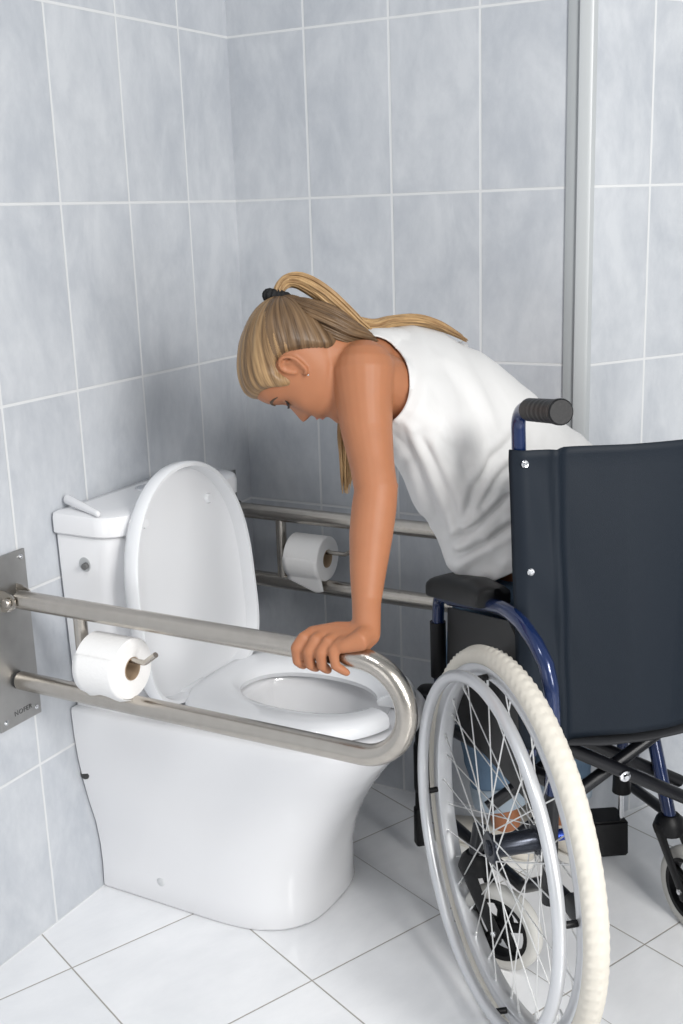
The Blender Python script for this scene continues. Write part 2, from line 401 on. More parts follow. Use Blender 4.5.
# small bar lying on the near end of the cistern lid
bm = bmesh.new()
sweep(bm, [(0.013, -0.619, 0.801), (0.108, -0.652, 0.792)], [0.0095, 0.006], 14, round_end=True, flat=0.85, up=(0, 0, 1))
o = new_obj('lid_handle_bar', bm, M_CERAMIC); o['label'] = 'short white rounded bar lying across the near end of the cistern lid'; o['category'] = 'bar'

# ---------------------------------------------------------------- grab rails
GT, GB, GX = 0.6635, 0.511, 0.764
def grab_rail(y, label, roll_side):
    t = thing('grab_rail', label, 'grab rail', (0, y, 0), group='hinged grab rails beside the toilet')
    # wall plate
    bm = bmesh.new(); box(bm, (0.001, -0.052, 0.430), (0.006, 0.048, 0.740), 0.0012)
    plate = new_obj('wall_plate', bm, M_PLATE, t)
    for (yy, zz) in ((0.036, 0.728), (-0.040, 0.728), (0.036, 0.640), (-0.040, 0.640), (0.036, 0.445), (-0.040, 0.445)):
        bm = bmesh.new(); screw(bm, (0.006, yy, zz), (1, 0, 0), 0.0048, 0.003); new_obj('screw', bm, M_CHROME, plate)
    # U tube: upper run, half-round end, lower run
    R = (GT - GB) / 2; zc = (GT + GB) / 2
    pts = [V((0.030, 0, GT)), V((0.2, 0, GT)), V((0.4, 0, GT)), V((GX - R - 0.01, 0, GT))]
    for k in range(0, 25):
        a = pi / 2 - pi * k / 24; pts.append(V((GX - R + R * cos(a) * 1.0, 0, zc + R * sin(a))))
    pts += [V((0.4, 0, GB)), V((0.2, 0, GB)), V((0.0305, 0, GB)), V((0.012, 0, GB))]
    bm = bmesh.new(); sweep(bm, pts, 0.0165, 24)
    tube = new_obj('rail_tube', bm, M_STEEL, t)
    bm = bmesh.new(); sweep(bm, [(0.0065, 0, GB), (0.016, 0, GB)], 0.0155, 20); new_obj('end_stop', bm, mat('black_rubber_stop', (0.03, 0.03, 0.03), 0.6), t)
    # pivot: clevis cheeks and bolt
    for yy in (-0.021, 0.0185):
        bm = bmesh.new(); cz = GT
        prof = [V((0.006, yy, cz - 0.020)), V((0.006, yy, cz + 0.020)), V((0.018, yy, cz + 0.019))]
        prof += [V((0.024 + 0.016 * cos(a), yy, cz + 0.016 * sin(a))) for a in [pi / 2 - pi * k / 10 for k in range(11)]]
        prof += [V((0.018, yy, cz - 0.019))]
        loft(bm, [prof, [p + V((0, 0.0028, 0)) for p in prof]], cap0=True, cap1=True)
        new_obj('pivot_bracket', bm, M_STEEL, t)
    bm = bmesh.new()
    lathe(bm, [(0, 0.030), (0.006, 0.030), (0.0085, 0.027), (0.0085, 0.022), (0.005, 0.0215), (0.005, -0.0225), (0.008, -0.023), (0.008, -0.028), (0, -0.029)], (0.024, 0, GT), (0, -1, 0), 18)
    new_obj('pivot_bolt', bm, M_STEEL, t)
    CX = 0.163 if roll_side else 0.148
    # cross bar and paper holder arm
    bm = bmesh.new(); sweep(bm, [(CX, 0, GB + 0.012), (CX, 0, GT - 0.012)], 0.0115, 18, cap=False); new_obj('cross_bar', bm, M_STEEL, t)
    bm = bmesh.new()
    arm = fillet([(CX, 0, 0.590), (CX + (0.130 if roll_side else 0.158), 0, 0.590), (CX + (0.157 if roll_side else 0.186), -0.004, 0.610)], 0.016)
    sweep(bm, arm, 0.0048, 12)
    new_obj('paper_arm', bm, M_STEEL, t)
    # the maker's name, engraved along the foot of the plate
    if roll_side:
        cu = bpy.data.curves.new('engraving', 'FONT'); cu.body = 'NOFER'; cu.size = 0.0125; cu.extrude = 0.0003; cu.align_x = 'CENTER'; cu.space_character = 1.15
        tmp = bpy.data.objects.new('tmp_text', cu); COL.objects.link(tmp)
        dg = bpy.context.evaluated_depsgraph_get(); me = bpy.data.meshes.new_from_object(tmp.evaluated_get(dg))
        bpy.data.objects.remove(tmp); bpy.data.curves.remove(cu)
        me.materials.clear(); me.materials.append(mat('engraved_mark', (0.07, 0.07, 0.07), 0.6))
        e = bpy.data.objects.new('engraving', me); COL.objects.link(e); e.parent = plate
        e.matrix_local = Matrix(((0, 0, 1, 0.0062), (1, 0, 0, 0.004), (0, 1, 0, 0.448), (0, 0, 0, 1)))
    return t
grab_rail(-0.78, 'brushed steel folding grab rail nearer the camera, gripped by the woman\'s hand', True)
grab_rail(-0.115, 'brushed steel folding grab rail on the far side of the toilet', False)

def paper_roll(y, label, r, tail, cx):
    t = thing('toilet_roll', label, 'toilet roll', (cx, y, 0.590 - 0.0145), group='toilet rolls on the grab rails')
    bm = bmesh.new(); ri = 0.0195; h = 0.042
    prof = [(ri, -h), (r - 0.002, -h), (r, -h + 0.002), (r, h - 0.002), (r - 0.002, h), (ri + 0.001, h), (ri, h - 0.001)]
    lathe(bm, prof, (0, 0, 0), (1, 0, 0), 56, closed=True)
    for v in bm.verts:
        rr = sqrt(v.co.y ** 2 + v.co.z ** 2)
        if rr > 0.03:
            k = 1 + 0.012 * noise.noise(V((v.co.x * 18, v.co.y * 26, v.co.z * 26)) + V((y * 9, 0, 0))); v.co.y *= k; v.co.z *= k
    new_obj('paper', bm, M_PAPER, t)
    bm = bmesh.new()
    lathe(bm, [(ri - 0.0012, -h), (ri - 0.0002, -h), (ri - 0.0002, h), (ri - 0.0012, h)], (0, 0, 0), (1, 0, 0), 32, closed=True)
    new_obj('core', bm, M_CARD, t)
    # loose sheet
    bm = bmesh.new(); L = []
    for i in range(17):
        s = i / 16.0
        row = []
        for j in range(9):
            x = -h + 2 * h * j / 8
            if tail:      # hangs from the near side, torn to a point
                if s < 0.5: a = radians(160 + 75 * s * 2); p = V((x, cos(a) * (r + 0.0008), -sin(a) * (-1) * (r + 0.0008)))
                if s < 0.5:
                    a = radians(10 - 60 * s * 2); p = V((x, -cos(a) * (r + 0.001), sin(a) * (r + 0.001)))
                else:
                    a = radians(-50); q = (s - 0.5) * 2; tri = 0.030 * (1 - abs(x - 0.024) / 0.073) + 0.006
                    p = V((x, -cos(a) * (r + 0.001) + 0.30 * q * tri, sin(a) * (r + 0.001) - q * tri))
            else:
                a = radians(35 - 120 * s); p = V((x, -cos(a) * (r + 0.0012), sin(a) * (r + 0.0012)))
                if s > 0.8: p += V((0, -0.4, -0.9)) * (0.010 * (s - 0.8) * 5 * (0.5 + 0.5 * cos(j * 1.1)))
            row.append(p)
        L.append(row)
    loft(bm, L, closed=False)
    o = new_obj('loose_sheet', bm, M_PAPER, t)
    so_ = o.modifiers.new('thick', 'SOLIDIFY'); so_.thickness = 0.0006
    return t
paper_roll(-0.78, 'full white toilet roll on the grab rail nearer the camera', 0.051, False, 0.225)
paper_roll(-0.115, 'white toilet roll with a pointed loose end on the far grab rail', 0.0485, True, 0.220)
# ---------------------------------------------------------------- wheelchair
# its own frame: x runs forward, y to its left, origin under the left rear wheel
M_TYRE = mat('cream_rubber', (0.66, 0.625, 0.555), 0.75, noise_amt=0.06, noise_scale=40)
M_CASTER_TYRE = mat('grey_white_rubber', (0.56, 0.55, 0.52), 0.7)
M_RIM = mat('aluminium_rim', (0.68, 0.69, 0.71), 0.40, 0.75, noise_amt=0.05, noise_scale=30)
M_HANDRIM = mat('satin_aluminium', (0.66, 0.67, 0.69), 0.36, 0.65)
M_SPOKE = mat('spoke_steel', (0.75, 0.75, 0.74), 0.3, 0.8)
M_BLUE = mat('blue_painted_tube', (0.006, 0.020, 0.085), 0.22, 0.25, coat=0.6)
M_BLACK = mat('black_tube', (0.007, 0.0075, 0.010), 0.30, 0.1)
M_BPLASTIC = mat('black_plastic', (0.005, 0.005, 0.006), 0.45, spec=0.3, bump=0.15, bump_scale=300)
M_PANEL = mat('charcoal_side_panel', (0.018, 0.0175, 0.0175), 0.45)
M_PAD = mat('black_foam_pad', (0.006, 0.006, 0.0065), 0.40, spec=0.35, bump=0.2, bump_scale=500)
M_NYLON = mat('navy_black_nylon', (0.009, 0.014, 0.022), 0.55, spec=0.22, bump=0.22, bump_scale=900)
M_HUB = mat('dark_anodised_hub', (0.03, 0.034, 0.045), 0.25, 0.7)
M_AXLE = mat('blue_anodised_axle', (0.03, 0.06, 0.30), 0.2, 0.8)
M_DARKGREY = mat('dark_grey_plastic', (0.02, 0.021, 0.023), 0.4)
CH = (0.8543, -0.6191, 0.0)
chair = thing('wheelchair', 'folding wheelchair with blue frame, dark nylon back and cream tyres beside the toilet', 'wheelchair', CH, radians(134.3))
R_W = 0.316

def spoke_wheel(s, sgn):
    """sgn +1: outside faces +y"""
    cz = R_W
    # tyre with tread
    bm = bmesh.new(); NA, NS = 432, 18; Rc, rt = 0.2998, 0.0168; loops = []
    for i in range(NA):
        a = 2 * pi * i / NA; L = []
        for k in range(NS):
            ph = 2 * pi * k / NS; pe = ph if ph <= pi else ph - 2 * pi
            hw = 1.0
            r_ = rt
            if abs(pe) < 1.25:
                row = int((pe + 1.25) / 0.36); on = ((i // 2 + row) % 2) == 0
                r_ = rt - (0.0 if (abs(pe) < 0.2) else (0.0 if on else 0.0023))
                if 0.2 <= abs(pe) < 0.4: r_ -= 0.0014
            rr = Rc + r_ * cos(ph) * (1.0 if abs(pe) < pi / 2 else 1.0)
            L.append(V((rr * cos(a), s + r_ * 1.08 * sin(ph), cz + rr * sin(a))))
        loops.append(L)
    loops.append(loops[0]); loft(bm, loops); bmesh.ops.remove_doubles(bm, verts=bm.verts, dist=1e-6)
    tyre = new_obj('rear_wheel', bm, M_TYRE, chair, angle=180)
    tyre['label'] = 'cream tyre'
    # rim
    bm = bmesh.new()
    prof = [(0.2860, 0.0128), (0.2890, 0.0138), (0.2870, 0.0150), (0.2740, 0.0148), (0.2695, 0.0138), (0.2685, 0.0120), (0.2670, 0.0), (0.2685, -0.0120), (0.2695, -0.0138), (0.2740, -0.0148), (0.2870, -0.0150), (0.2890, -0.0138), (0.2860, -0.0128)]
    lathe(bm, [(r, s + h * sgn) for r, h in prof], (0, 0, cz), (0, 1, 0), 128, closed=True)
    rim = new_obj('wheel_rim', bm, M_RIM, tyre, angle=50)
    # hand rim
    bm = bmesh.new()
    so = s + 0.0405 * sgn
    sweep(bm, ring((0, so, cz), 0.2725, (0, 1, 0), 128), 0.0098, 14, closed=True)
    new_obj('hand_rim', bm, M_HANDRIM, tyre, angle=180)
    a0 = radians(-8)
    for k in range(4):
        a = a0 + k * pi / 2 * 1.0
        bm = bmesh.new()
        sweep(bm, [(0.2745 * cos(a), s + 0.0125 * sgn, cz + 0.2745 * sin(a)), (0.2730 * cos(a), s + 0.033 * sgn, cz + 0.2730 * sin(a))], 0.0052, 10)
        new_obj('hand_rim_bracket', bm, M_BPLASTIC, tyre)
    # hub
    h0, h1 = s - 0.058 * sgn, s + 0.030 * sgn
    bm = bmesh.new()
    d = (h1 - h0)
    lathe(bm, [(0, 0), (0.012, 0), (0.013, 0.03), (0.0245, 0.035), (0.0255, 0.05), (0.0255, 0.08), (0.0195, 0.10), (0.0178, 0.16), (0.0178, 0.83), (0.0195, 0.90), (0.0255, 0.93), (0.0255, 0.965), (0.0235, 0.985), (0.013, 0.99), (0.012, 1.03), (0.006, 1.05), (0, 1.05)] and
          [(r, q * d) for r, q in [(0, 0), (0.012, 0), (0.013, 0.03), (0.0245, 0.035), (0.0255, 0.05), (0.0255, 0.08), (0.0195, 0.10), (0.0178, 0.16), (0.0178, 0.83), (0.0195, 0.90), (0.0255, 0.93), (0.0255, 0.965), (0.0235, 0.985), (0.013, 0.99), (0.012, 1.03), (0.006, 1.05), (0, 1.05)]],
          (0, h0, cz), (0, 1, 0), 30)
    new_obj('hub', bm, M_HUB, tyre, angle=35)
    # quick-release axle
    bm = bmesh.new()
    lathe(bm, [(0, -0.064), (0.0055, -0.064), (0.007, -0.060), (0.007, -0.046), (0.0095, -0.044), (0.0095, -0.008), (0.0115, -0.006), (0.0115, 0.0005), (0, 0.0005)], (0, h0, cz), (0, sgn, 0), 20)
    new_obj('axle', bm, M_AXLE, tyre)['label'] = 'blue anodised axle'
    # laced spokes
    NSP = 36
    for k in range(NSP):
        a = 2 * pi * (k + 0.5) / NSP + 0.02
        side = 1 if k % 2 else -1; cross = 1 if (k // 2) % 2 else -1
        ah = a + cross * radians(62)
        hy = h1 - 0.004 * sgn if side > 0 else h0 + 0.006 * sgn
        ry = s + 0.0035 * side * sgn
        p0 = V((0.0225 * cos(ah), hy, cz + 0.0225 * sin(ah))); p1 = V((0.2675 * cos(a), ry, cz + 0.2675 * sin(a)))
        bm = bmesh.new(); dr = (p1 - p0).normalized()
        sweep(bm, [p0, p1 - dr * 0.014, p1 - dr * 0.0135, p1], [0.0012, 0.0012, 0.0022, 0.0022], 6)
        new_obj('spoke', bm, M_SPOKE, tyre)
    return tyre
wl = spoke_wheel(0.0, 1)
SR = -0.53
def copy_part(o, dx, parent, mirror):
    c = o.copy(); COL.objects.link(c); c.parent = parent
    return c
wr = wl.copy(); COL.objects.link(wr); wr.parent = chair
wr.location = (0, SR, 0); wr.rotation_euler = (0, 0, pi)
for ch_ in list(wl.children):
    c = ch_.copy(); COL.objects.link(c); c.parent = wr

def part(name, m, parent=None, label=None, fn=None, angle=40):
    bm = bmesh.new(); fn(bm); o = new_obj(name, bm, m, parent or chair, angle=angle)
    if label: o['label'] = label
    return o
MX = -0.265   # centre plane of the chair
def both(name, m, fn, label=None, angle=40, parents=None):
    """left part and its mirrored twin"""
    out = []
    for i, sg in enumerate((1, -1)):
        bm = bmesh.new(); fn(bm)
        if sg < 0:
            for v in bm.verts: v.co.y = 2 * MX - v.co.y
        o = new_obj(name, bm, m, parents[i] if parents else chair, angle=angle)
        if label: o['label'] = label
        out.append(o)
    return out
# back posts with push handles
post = fillet([(0.046, -0.062, 0.44), (0.050, -0.051, 0.68), (0.048, -0.038, 1.001), (-0.098, -0.0316, 1.019)], [0, 0.2, 0.034, 0], 8)
posts = both('back_post', M_BLUE, lambda bm: sweep(bm, post, 0.0108, 18), 'dark blue painted tube')
def grip(bm):
    a, b_ = V((0.004, -0.0360, 1.006)), V((-0.108, -0.0312, 1.0202)); n = 60; pts = []; rr = []
    for i in range(n + 1):
        t = i / n; pts.append(a.lerp(b_, t)); rr.append(0.0168 + 0.0002 * sin(t * 2 * pi * 7) * (1 if 0.2 < t < 0.8 else 0) + (0.0015 if t > 0.9 else 0) - (0.002 if t == 1 or t == 0 else 0))
    sweep(bm, pts, rr, 24)
both('handle_grip', M_BPLASTIC, grip, 'black ribbed rubber grip', parents=posts)
# back upholstery: a sling sleeved over the two posts
def back_panel(bm):
    NU, NV = 96, 40; L = []
    for j in range(NV + 1):
        v = j / NV; row = []
        for i in range(NU + 1):
            u = i / NU; s = -0.024 + (-0.506 + 0.024) * u
            d = min(s + 0.53 + 0.018 - 0.018, -0.0 - s)              # distance from the nearer outer edge
            dl = (-0.024 - s) if u < 0.5 else (s + 0.506)
            ztop = 0.941 - 0.004 * sin(pi * u); zbot = 0.455 + 0.004 * sin(pi * u)
            z = zbot + (ztop - zbot) * v
            lean = -0.022 * (1 - v)
            sy = s + (1 if u < 0.5 else -1) * lean * max(0, 1 - dl / 0.1)
            fold = 0.066 + 0.022 * (1 - v)
            t = 0.034
            if dl < 0.022: t = 0.049 - 0.015 * sin(min(1, dl / 0.022) * pi / 2)      # wrap round the post
            t += -0.006 * exp(-((dl - fold) / 0.006) ** 2)                      # seam ridge
            t += 0.012 * max(0, min(1, (dl - fold) / 0.02)) - 0.020 * (sin(pi * u) ** 2) * max(0, min(1, (dl - fold) / 0.12))
            t += 0.0025 * noise.noise(V((s * 9, z * 5, 1.3))) * min(1, dl / 0.05)
            t += 0.0022 * sin((z * 1.3 - s * 2.2) * 26 + 2 * noise.noise(V((s * 5, z * 5, 0)))) * exp(-((dl - 0.05) / 0.06) ** 2)
            t += 0.004 * exp(-((z - ztop) / 0.012) ** 2) * -1
            row.append(V((t, sy, z)))
        L.append(row)
    loft(bm, L, closed=False)
bp_ = part('back_upholstery', M_NYLON, None, 'dark navy nylon back sling', back_panel, 180)
md = bp_.modifiers.new('thick', 'SOLIDIFY'); md.thickness = 0.003; md.offset = 1
for (yy, zz) in ((-0.043, 0.920), (-0.054, 0.751)):
    for sg in (0, 1):
        y2 = yy if not sg else 2 * MX - yy
        bm = bmesh.new(); lathe(bm, [(0, 0.0035), (0.0022, 0.0035), (0.0026, 0.002), (0.0048, 0.0022), (0.0062, 0.0008), (0.0062, -0.002), (0, -0.002)], (0.0315, y2, zz), (-1, 0, 0), 18)
        new_obj('bolt', bm, M_CHROME, bp_)
# arm tube: from behind the pad, round and down past the axle
armt = [(.335, -.038, .612), (.22, -.036, .643), (.145, -.034, .664), (.085, -.032, .678), (.050, -.032, .680), (.015, -.033, .676), (-.028, -.035, .660), (-.056, -.039, .636), (-.066, -.042, .605), (-.064, -.046, .565), (-.050, -.055, .50), (-.025, -.068, .44), (-.008, -.074, .39)]
both('rear_upright_shaded', M_BLACK, lambda bm: sweep(bm, [(-.012, -.0725, .405), (-.006, -.075, .35), (-.004, -.075, .20)], 0.0121, 16))  # lower run of the blue tube, its shade put in as black
both('arm_tube', M_BLUE, lambda bm: sweep(bm, armt, 0.0118, 18), 'glossy blue painted tube')
def pad(bm):
    pts = [V((0.128, -0.040, 0.684)), V((0.385, -0.034, 0.628))]
    n = 22; P = []; R = []; Fl = []
    loops = []
    for i in range(n + 1):
        t = i / n; p = pts[0].lerp(pts[1], t)
        e = min(t, 1 - t) * 0.26
        k = min(1, sqrt(max(0.0, 1 - (1 - min(1, e / 0.020)) ** 2)) * 0.75 + 0.25)
        top = 0.026 * (0.5 + 0.5 * min(1, e / 0.07)); wd = 0.031 * k; L = []
        for (a, b_) in ((-1, -0.55), (-1, 0.0), (-0.94, 0.38), (-0.72, 0.74), (-0.38, 0.95), (0, 1), (0.38, 0.95), (0.72, 0.74), (0.94, 0.38), (1, 0.0), (1, -0.55), (0.9, -0.72), (0, -0.74), (-0.9, -0.72)):
            L.append(p + V((0.0, a * wd, (b_ * top if b_ > 0 else b_ * 0.027))))
        loops.append(L)
    loft(bm, loops, cap0=True, cap1=True)
both('armrest_pad', M_PAD, pad, 'black padded armrest', 50)
# front uprights
both('front_upright', M_BLUE, lambda bm: sweep(bm, fillet([(0.335, -0.040, 0.612), (0.415, -0.046, 0.594), (0.420, -0.044, 0.50), (0.425, -0.062, 0.14)], [0, 0.03, 0.1, 0], 6), 0.0112, 16))
both('upright_sleeve', M_BPLASTIC, lambda bm: sweep(bm, [(0.4195, -0.045, 0.540), (0.4205, -0.046, 0.43)], 0.0150, 18, round_end=False), None)
def skirt(bm):
    pr = [V((0.035, 0, 0.555)), V((0.070, 0, 0.615)), V((0.12, 0, 0.642)), V((0.395, 0, 0.575)), V((0.405, 0, 0.36)), V((0.035, 0, 0.36))]
    a = [p + V((0, -0.0555, 0)) for p in pr]; b_ = [p + V((0, -0.0595, 0)) for p in pr]
    loft(bm, [a, b_], cap0=True, cap1=True)
both('side_panel', M_PANEL, skirt)
# side rails
both('side_rail', M_BLACK, lambda bm: sweep(bm, [(-0.004, -0.075, 0.415), (0.42, -0.062, 0.322)], 0.0125, 16))
both('lower_rail', M_BLACK, lambda bm: sweep(bm, fillet([(-0.105, -0.080, 0.243), (0.0, -0.077, 0.236), (0.10, -0.077, 0.165), (0.425, -0.062, 0.122)], 0.05), 0.0112, 16))
both('tip_cap', M_DARKGREY, lambda bm: sweep(bm, [(-0.080, -0.080, 0.243), (-0.106, -0.081, 0.244)], [0.018, 0.021], 18, round_end=True), 'round dark end cap')
# seat sling and its tubes
seat_t = both('seat_tube', M_BLACK, lambda bm: sweep(bm, [(0.02, -0.105, 0.452), (0.40, -0.100, 0.452)], 0.0115, 14, round_end=True))
def seat_sling(bm):
    L = []
    for j in range(17):
        t = 0.03 + 0.36 * j / 16; row = []
        for i in range(25):
            u = i / 24; s = -0.094 - (0.53 - 0.188) * u
            row.append(V((t, s, 0.4645 - 0.022 * sin(pi * u) ** 0.8 + 0.0015 * noise.noise(V((t * 20, s * 20, 0))))))
        L.append(row)
    loft(bm, L, closed=False)
ss = part('seat_sling', mat('black_seat_fabric', (0.012, 0.013, 0.016), 0.7, bump=0.2, bump_scale=900), None, None, seat_sling, 180)
md = ss.modifiers.new('thick', 'SOLIDIFY'); md.thickness = 0.004
# cross braces
for tx in (0.12, 0.235):
    for sg in (1, -1):
        bm = bmesh.new(); off = 0.0125 * sg
        sweep(bm, [(tx + off, -0.262 + sg * 0.188, 0.343 - 0.105), (tx + off, -0.262 - sg * 0.165, 0.343 + 0.100)], 0.0118, 16)
        new_obj('cross_brace', bm, M_BLACK, chair)
bm = bmesh.new(); lathe(bm, [(0, 0.007), (0.004, 0.007), (0.0052, 0.0055), (0.0052, 0.003), (0.0095, 0.0025), (0.0105, 0), (0, 0)], (0.0955, -0.262, 0.343), (-1, 0, 0), 20)
new_obj('brace_bolt', bm, M_CHROME, chair)
for (yy, zz) in ((-0.36, 0.391), ):
    bm = bmesh.new(); lathe(bm, [(0, 0.003), (0.003, 0.003), (0.005, 0.001), (0.005, 0), (0, 0)], (0.1209, yy, zz + 0.012), (-1, 0, 0), 16); new_obj('brace_rivet', bm, M_CHROME, chair)
# casters
def caster(cx, cy, rot, stem, stem_top):
    g_rot = rot; ca, sa = cos(rot), sin(rot)
    def P(x, y, z): return V((cx + x * ca - y * sa, cy + x * sa + y * ca, z))
    r = 0.078; ax = V((-sa, ca, 0))
    bm = bmesh.new()
    lathe(bm, [(0.056, -0.0125), (0.066, -0.0145), (0.074, -0.0125), (0.0775, -0.007), (0.0785, 0.0), (0.0775, 0.007), (0.074, 0.0125), (0.066, 0.0145), (0.056, 0.0125)], (cx, cy, r), ax, 56, closed=True)
    ty = new_obj('caster_wheel', bm, M_CASTER_TYRE, chair, angle=60); ty['label'] = 'small grey-white front castor tyre'
    bm = bmesh.new()
    lathe(bm, [(0.0575, -0.0135), (0.0575, 0.0135), (0.050, 0.0125), (0.0485, 0.004), (0.0485, -0.004), (0.050, -0.0125)], (cx, cy, r), ax, 48, closed=True)
    lathe(bm, [(0, -0.017), (0.016, -0.017), (0.017, -0.012), (0.017, 0.012), (0.016, 0.017), (0, 0.017)], (cx, cy, r), ax, 24)
    for k in range(5):
        a = 2 * pi * k / 5 + 0.35
        p0 = P(0.013 * cos(a), 0, r + 0.013 * sin(a)); p1 = P(0.0515 * cos(a), 0, r + 0.0515 * sin(a))
        sweep(bm, [p0, p1], [0.0105, 0.0085], 10, flat=0.62, up=tuple(V((-ca * sin(a), -sa * sin(a), cos(a)))))
    new_obj('caster_hub', bm, M_BPLASTIC, ty, angle=35)['label'] = 'black five-spoked castor centre'
    st = V(stem)
    bm = bmesh.new()
    for sg in (-1, 1):
        y = 0.0225 * sg
        a, b_ = P(0, y, r), V((st.x - sa * y, st.y + ca * y, 0.178))
        m_ = a.lerp(b_, 0.55) + V((ca * 0.006, sa * 0.006, 0.006))
        sweep(bm, [P(-0.004, y, r - 0.010), a, m_, b_], [0.010, 0.0125, 0.0135, 0.016], 12, flat=0.36, up=(ca, sa, 0.2), round_end=True)
    sweep(bm, [V((st.x, st.y, 0.170)), V((st.x, st.y, 0.180)), V((st.x, st.y, 0.198)), V((st.x, st.y, 0.206))], [0.027, 0.030, 0.024, 0.0165], 22)
    fk = new_obj('caster_fork', bm, M_BPLASTIC, chair, angle=45)
    for sg in (-1, 1):
        bm = bmesh.new(); o_ = P(0, 0.0265 * sg, r)
        lathe(bm, [(0, 0.004), (0.004, 0.004), (0.0055, 0.003), (0.006, 0), (0, -0.001)], o_, ax * sg, 6); new_obj('axle_bolt', bm, M_CHROME, fk)
    bm = bmesh.new(); sweep(bm, [V((st.x, st.y, 0.20)), V(stem_top)], 0.0125, 16); new_obj('caster_stem', bm, M_BLUE if stem_top[2] > 0.3 else M_BLACK, chair)
caster(0.125, -0.048, radians(36), (0.166, -0.016, 0), (0.178, -0.030, 0.25))
caster(0.122, -0.420, radians(6), (0.172, -0.400, 0), (0.245, -0.386, 0.40))
# footrest hangers
lh_ = part('footrest_hanger', M_BPLASTIC, None, 'black footrest hanger', lambda bm: (sweep(bm, fillet([(0.425, -0.046, 0.40), (0.492, -0.034, 0.375), (0.500, -0.033, 0.10)], 0.03), 0.0115, 14), box(bm, (0.488, -0.046, 0.030), (0.512, -0.020, 0.115), 0.005), sweep(bm, [(0.498, -0.036, 0.25), (0.498, -0.036, 0.16)], 0.0165, 12, round_end=True)))
rh_ = part('footrest_hanger', M_BLUE, None, 'dark blue footrest hanger', lambda bm: sweep(bm, fillet([(0.425, -0.47, 0.42), (0.352, -0.402, 0.40), (0.350, -0.402, 0.20)], 0.05), 0.0115, 14))
part('hanger_sleeve', M_BPLASTIC, rh_, None, lambda bm: sweep(bm, [(0.350, -0.402, 0.245), (0.350, -0.402, 0.160)], [0.0165, 0.0185], 16))
part('footrest_rod', M_CHROME, rh_, None, lambda bm: sweep(bm, [(0.350, -0.402, 0.17), (0.350, -0.402, 0.10)], 0.0055, 12))
def plate(bm):
    # chunky hinge block with a folded black foot plate
    pr = [V((0.330, -0.412, 0.026)), V((0.365, -0.412, 0.024)), V((0.415, -0.412, 0.062)), V((0.385, -0.412, 0.108)), V((0.335, -0.412, 0.100))]
    loft(bm, [pr, [p + V((0.012, 0.092, 0.004)) for p in pr]], cap0=True, cap1=True)
    bmesh.ops.bevel(bm, geom=list(bm.edges), offset=0.004, segments=2, affect='EDGES')
part('foot_plate', M_BPLASTIC, rh_, 'black plastic footplate', plate)
# ---------------------------------------------------------------- the woman
def chw(t, s, z):
    """point given in the wheelchair's frame"""
    a = radians(134.3); return V((CH[0] + t * cos(a) - s * sin(a), CH[1] + t * sin(a) + s * cos(a), z))
def interp(tab, x):
    if x <= tab[0][0]: return tab[0][1:]
    for i in range(len(tab) - 1):
        if tab[i][0] <= x <= tab[i + 1][0]:
            p0 = tab[max(i - 1, 0)]; p1 = tab[i]; p2 = tab[i + 1]; p3 = tab[min(i + 2, len(tab) - 1)]
            t = (x - p1[0]) / (p2[0] - p1[0]); o = []
            for k in range(1, len(p1)):
                m1 = (p2[k] - p0[k]) / (p2[0] - p0[0]) * (p2[0] - p1[0]); m2 = (p3[k] - p1[k]) / (p3[0] - p1[0]) * (p2[0] - p1[0])
                o.append((2 * t ** 3 - 3 * t * t + 1) * p1[k] + (t ** 3 - 2 * t * t + t) * m1 + (-2 * t ** 3 + 3 * t * t) * p2[k] + (t ** 3 - t * t) * m2)
            return tuple(o)
    return tab[-1][1:]
HEAD = [  # height, front, back, half width
    (-0.116, 0.060, 0.030, 0.012), (-0.112, 0.078, 0.018, 0.026), (-0.104, 0.0865, 0.004, 0.037), (-0.092, 0.0865, -0.015, 0.046), (-0.077, 0.081, -0.030, 0.051), (-0.062, 0.086, -0.045, 0.055),
    (-0.050, 0.087, -0.062, 0.060), (-0.030, 0.085, -0.076, 0.065), (0.0, 0.081, -0.089, 0.070), (0.020, 0.0885, -0.094, 0.0725), (0.045, 0.0885, -0.096, 0.0735),
    (0.068, 0.079, -0.089, 0.066), (0.084, 0.058, -0.072, 0.052), (0.094, 0.032, -0.048, 0.034), (0.100, 0.004, -0.018, 0.010)]
HK = 0.89
H_F = V((-0.878 * 0.29 + 0.0927 * 0.957, -0.4776 * 0.29 - 0.2363 * 0.957, 0.0325 * 0.29 - 0.9672 * 0.957)).normalized()
H_L = V((0.4696, -0.8462, 0.2517))
TURN = radians(20)     # face turned a little away
H_F = (H_F * cos(TURN) - H_L * sin(TURN)).normalized()
H_L = (H_L - H_F * H_L.dot(H_F)).normalized()
H_U = H_F.cross(H_L)
H_O = V((0.4961, -0.5886, 1.0637))
def hw(p): return H_O + (H_F * p[0] + H_L * p[1] + H_U * p[2]) * HK
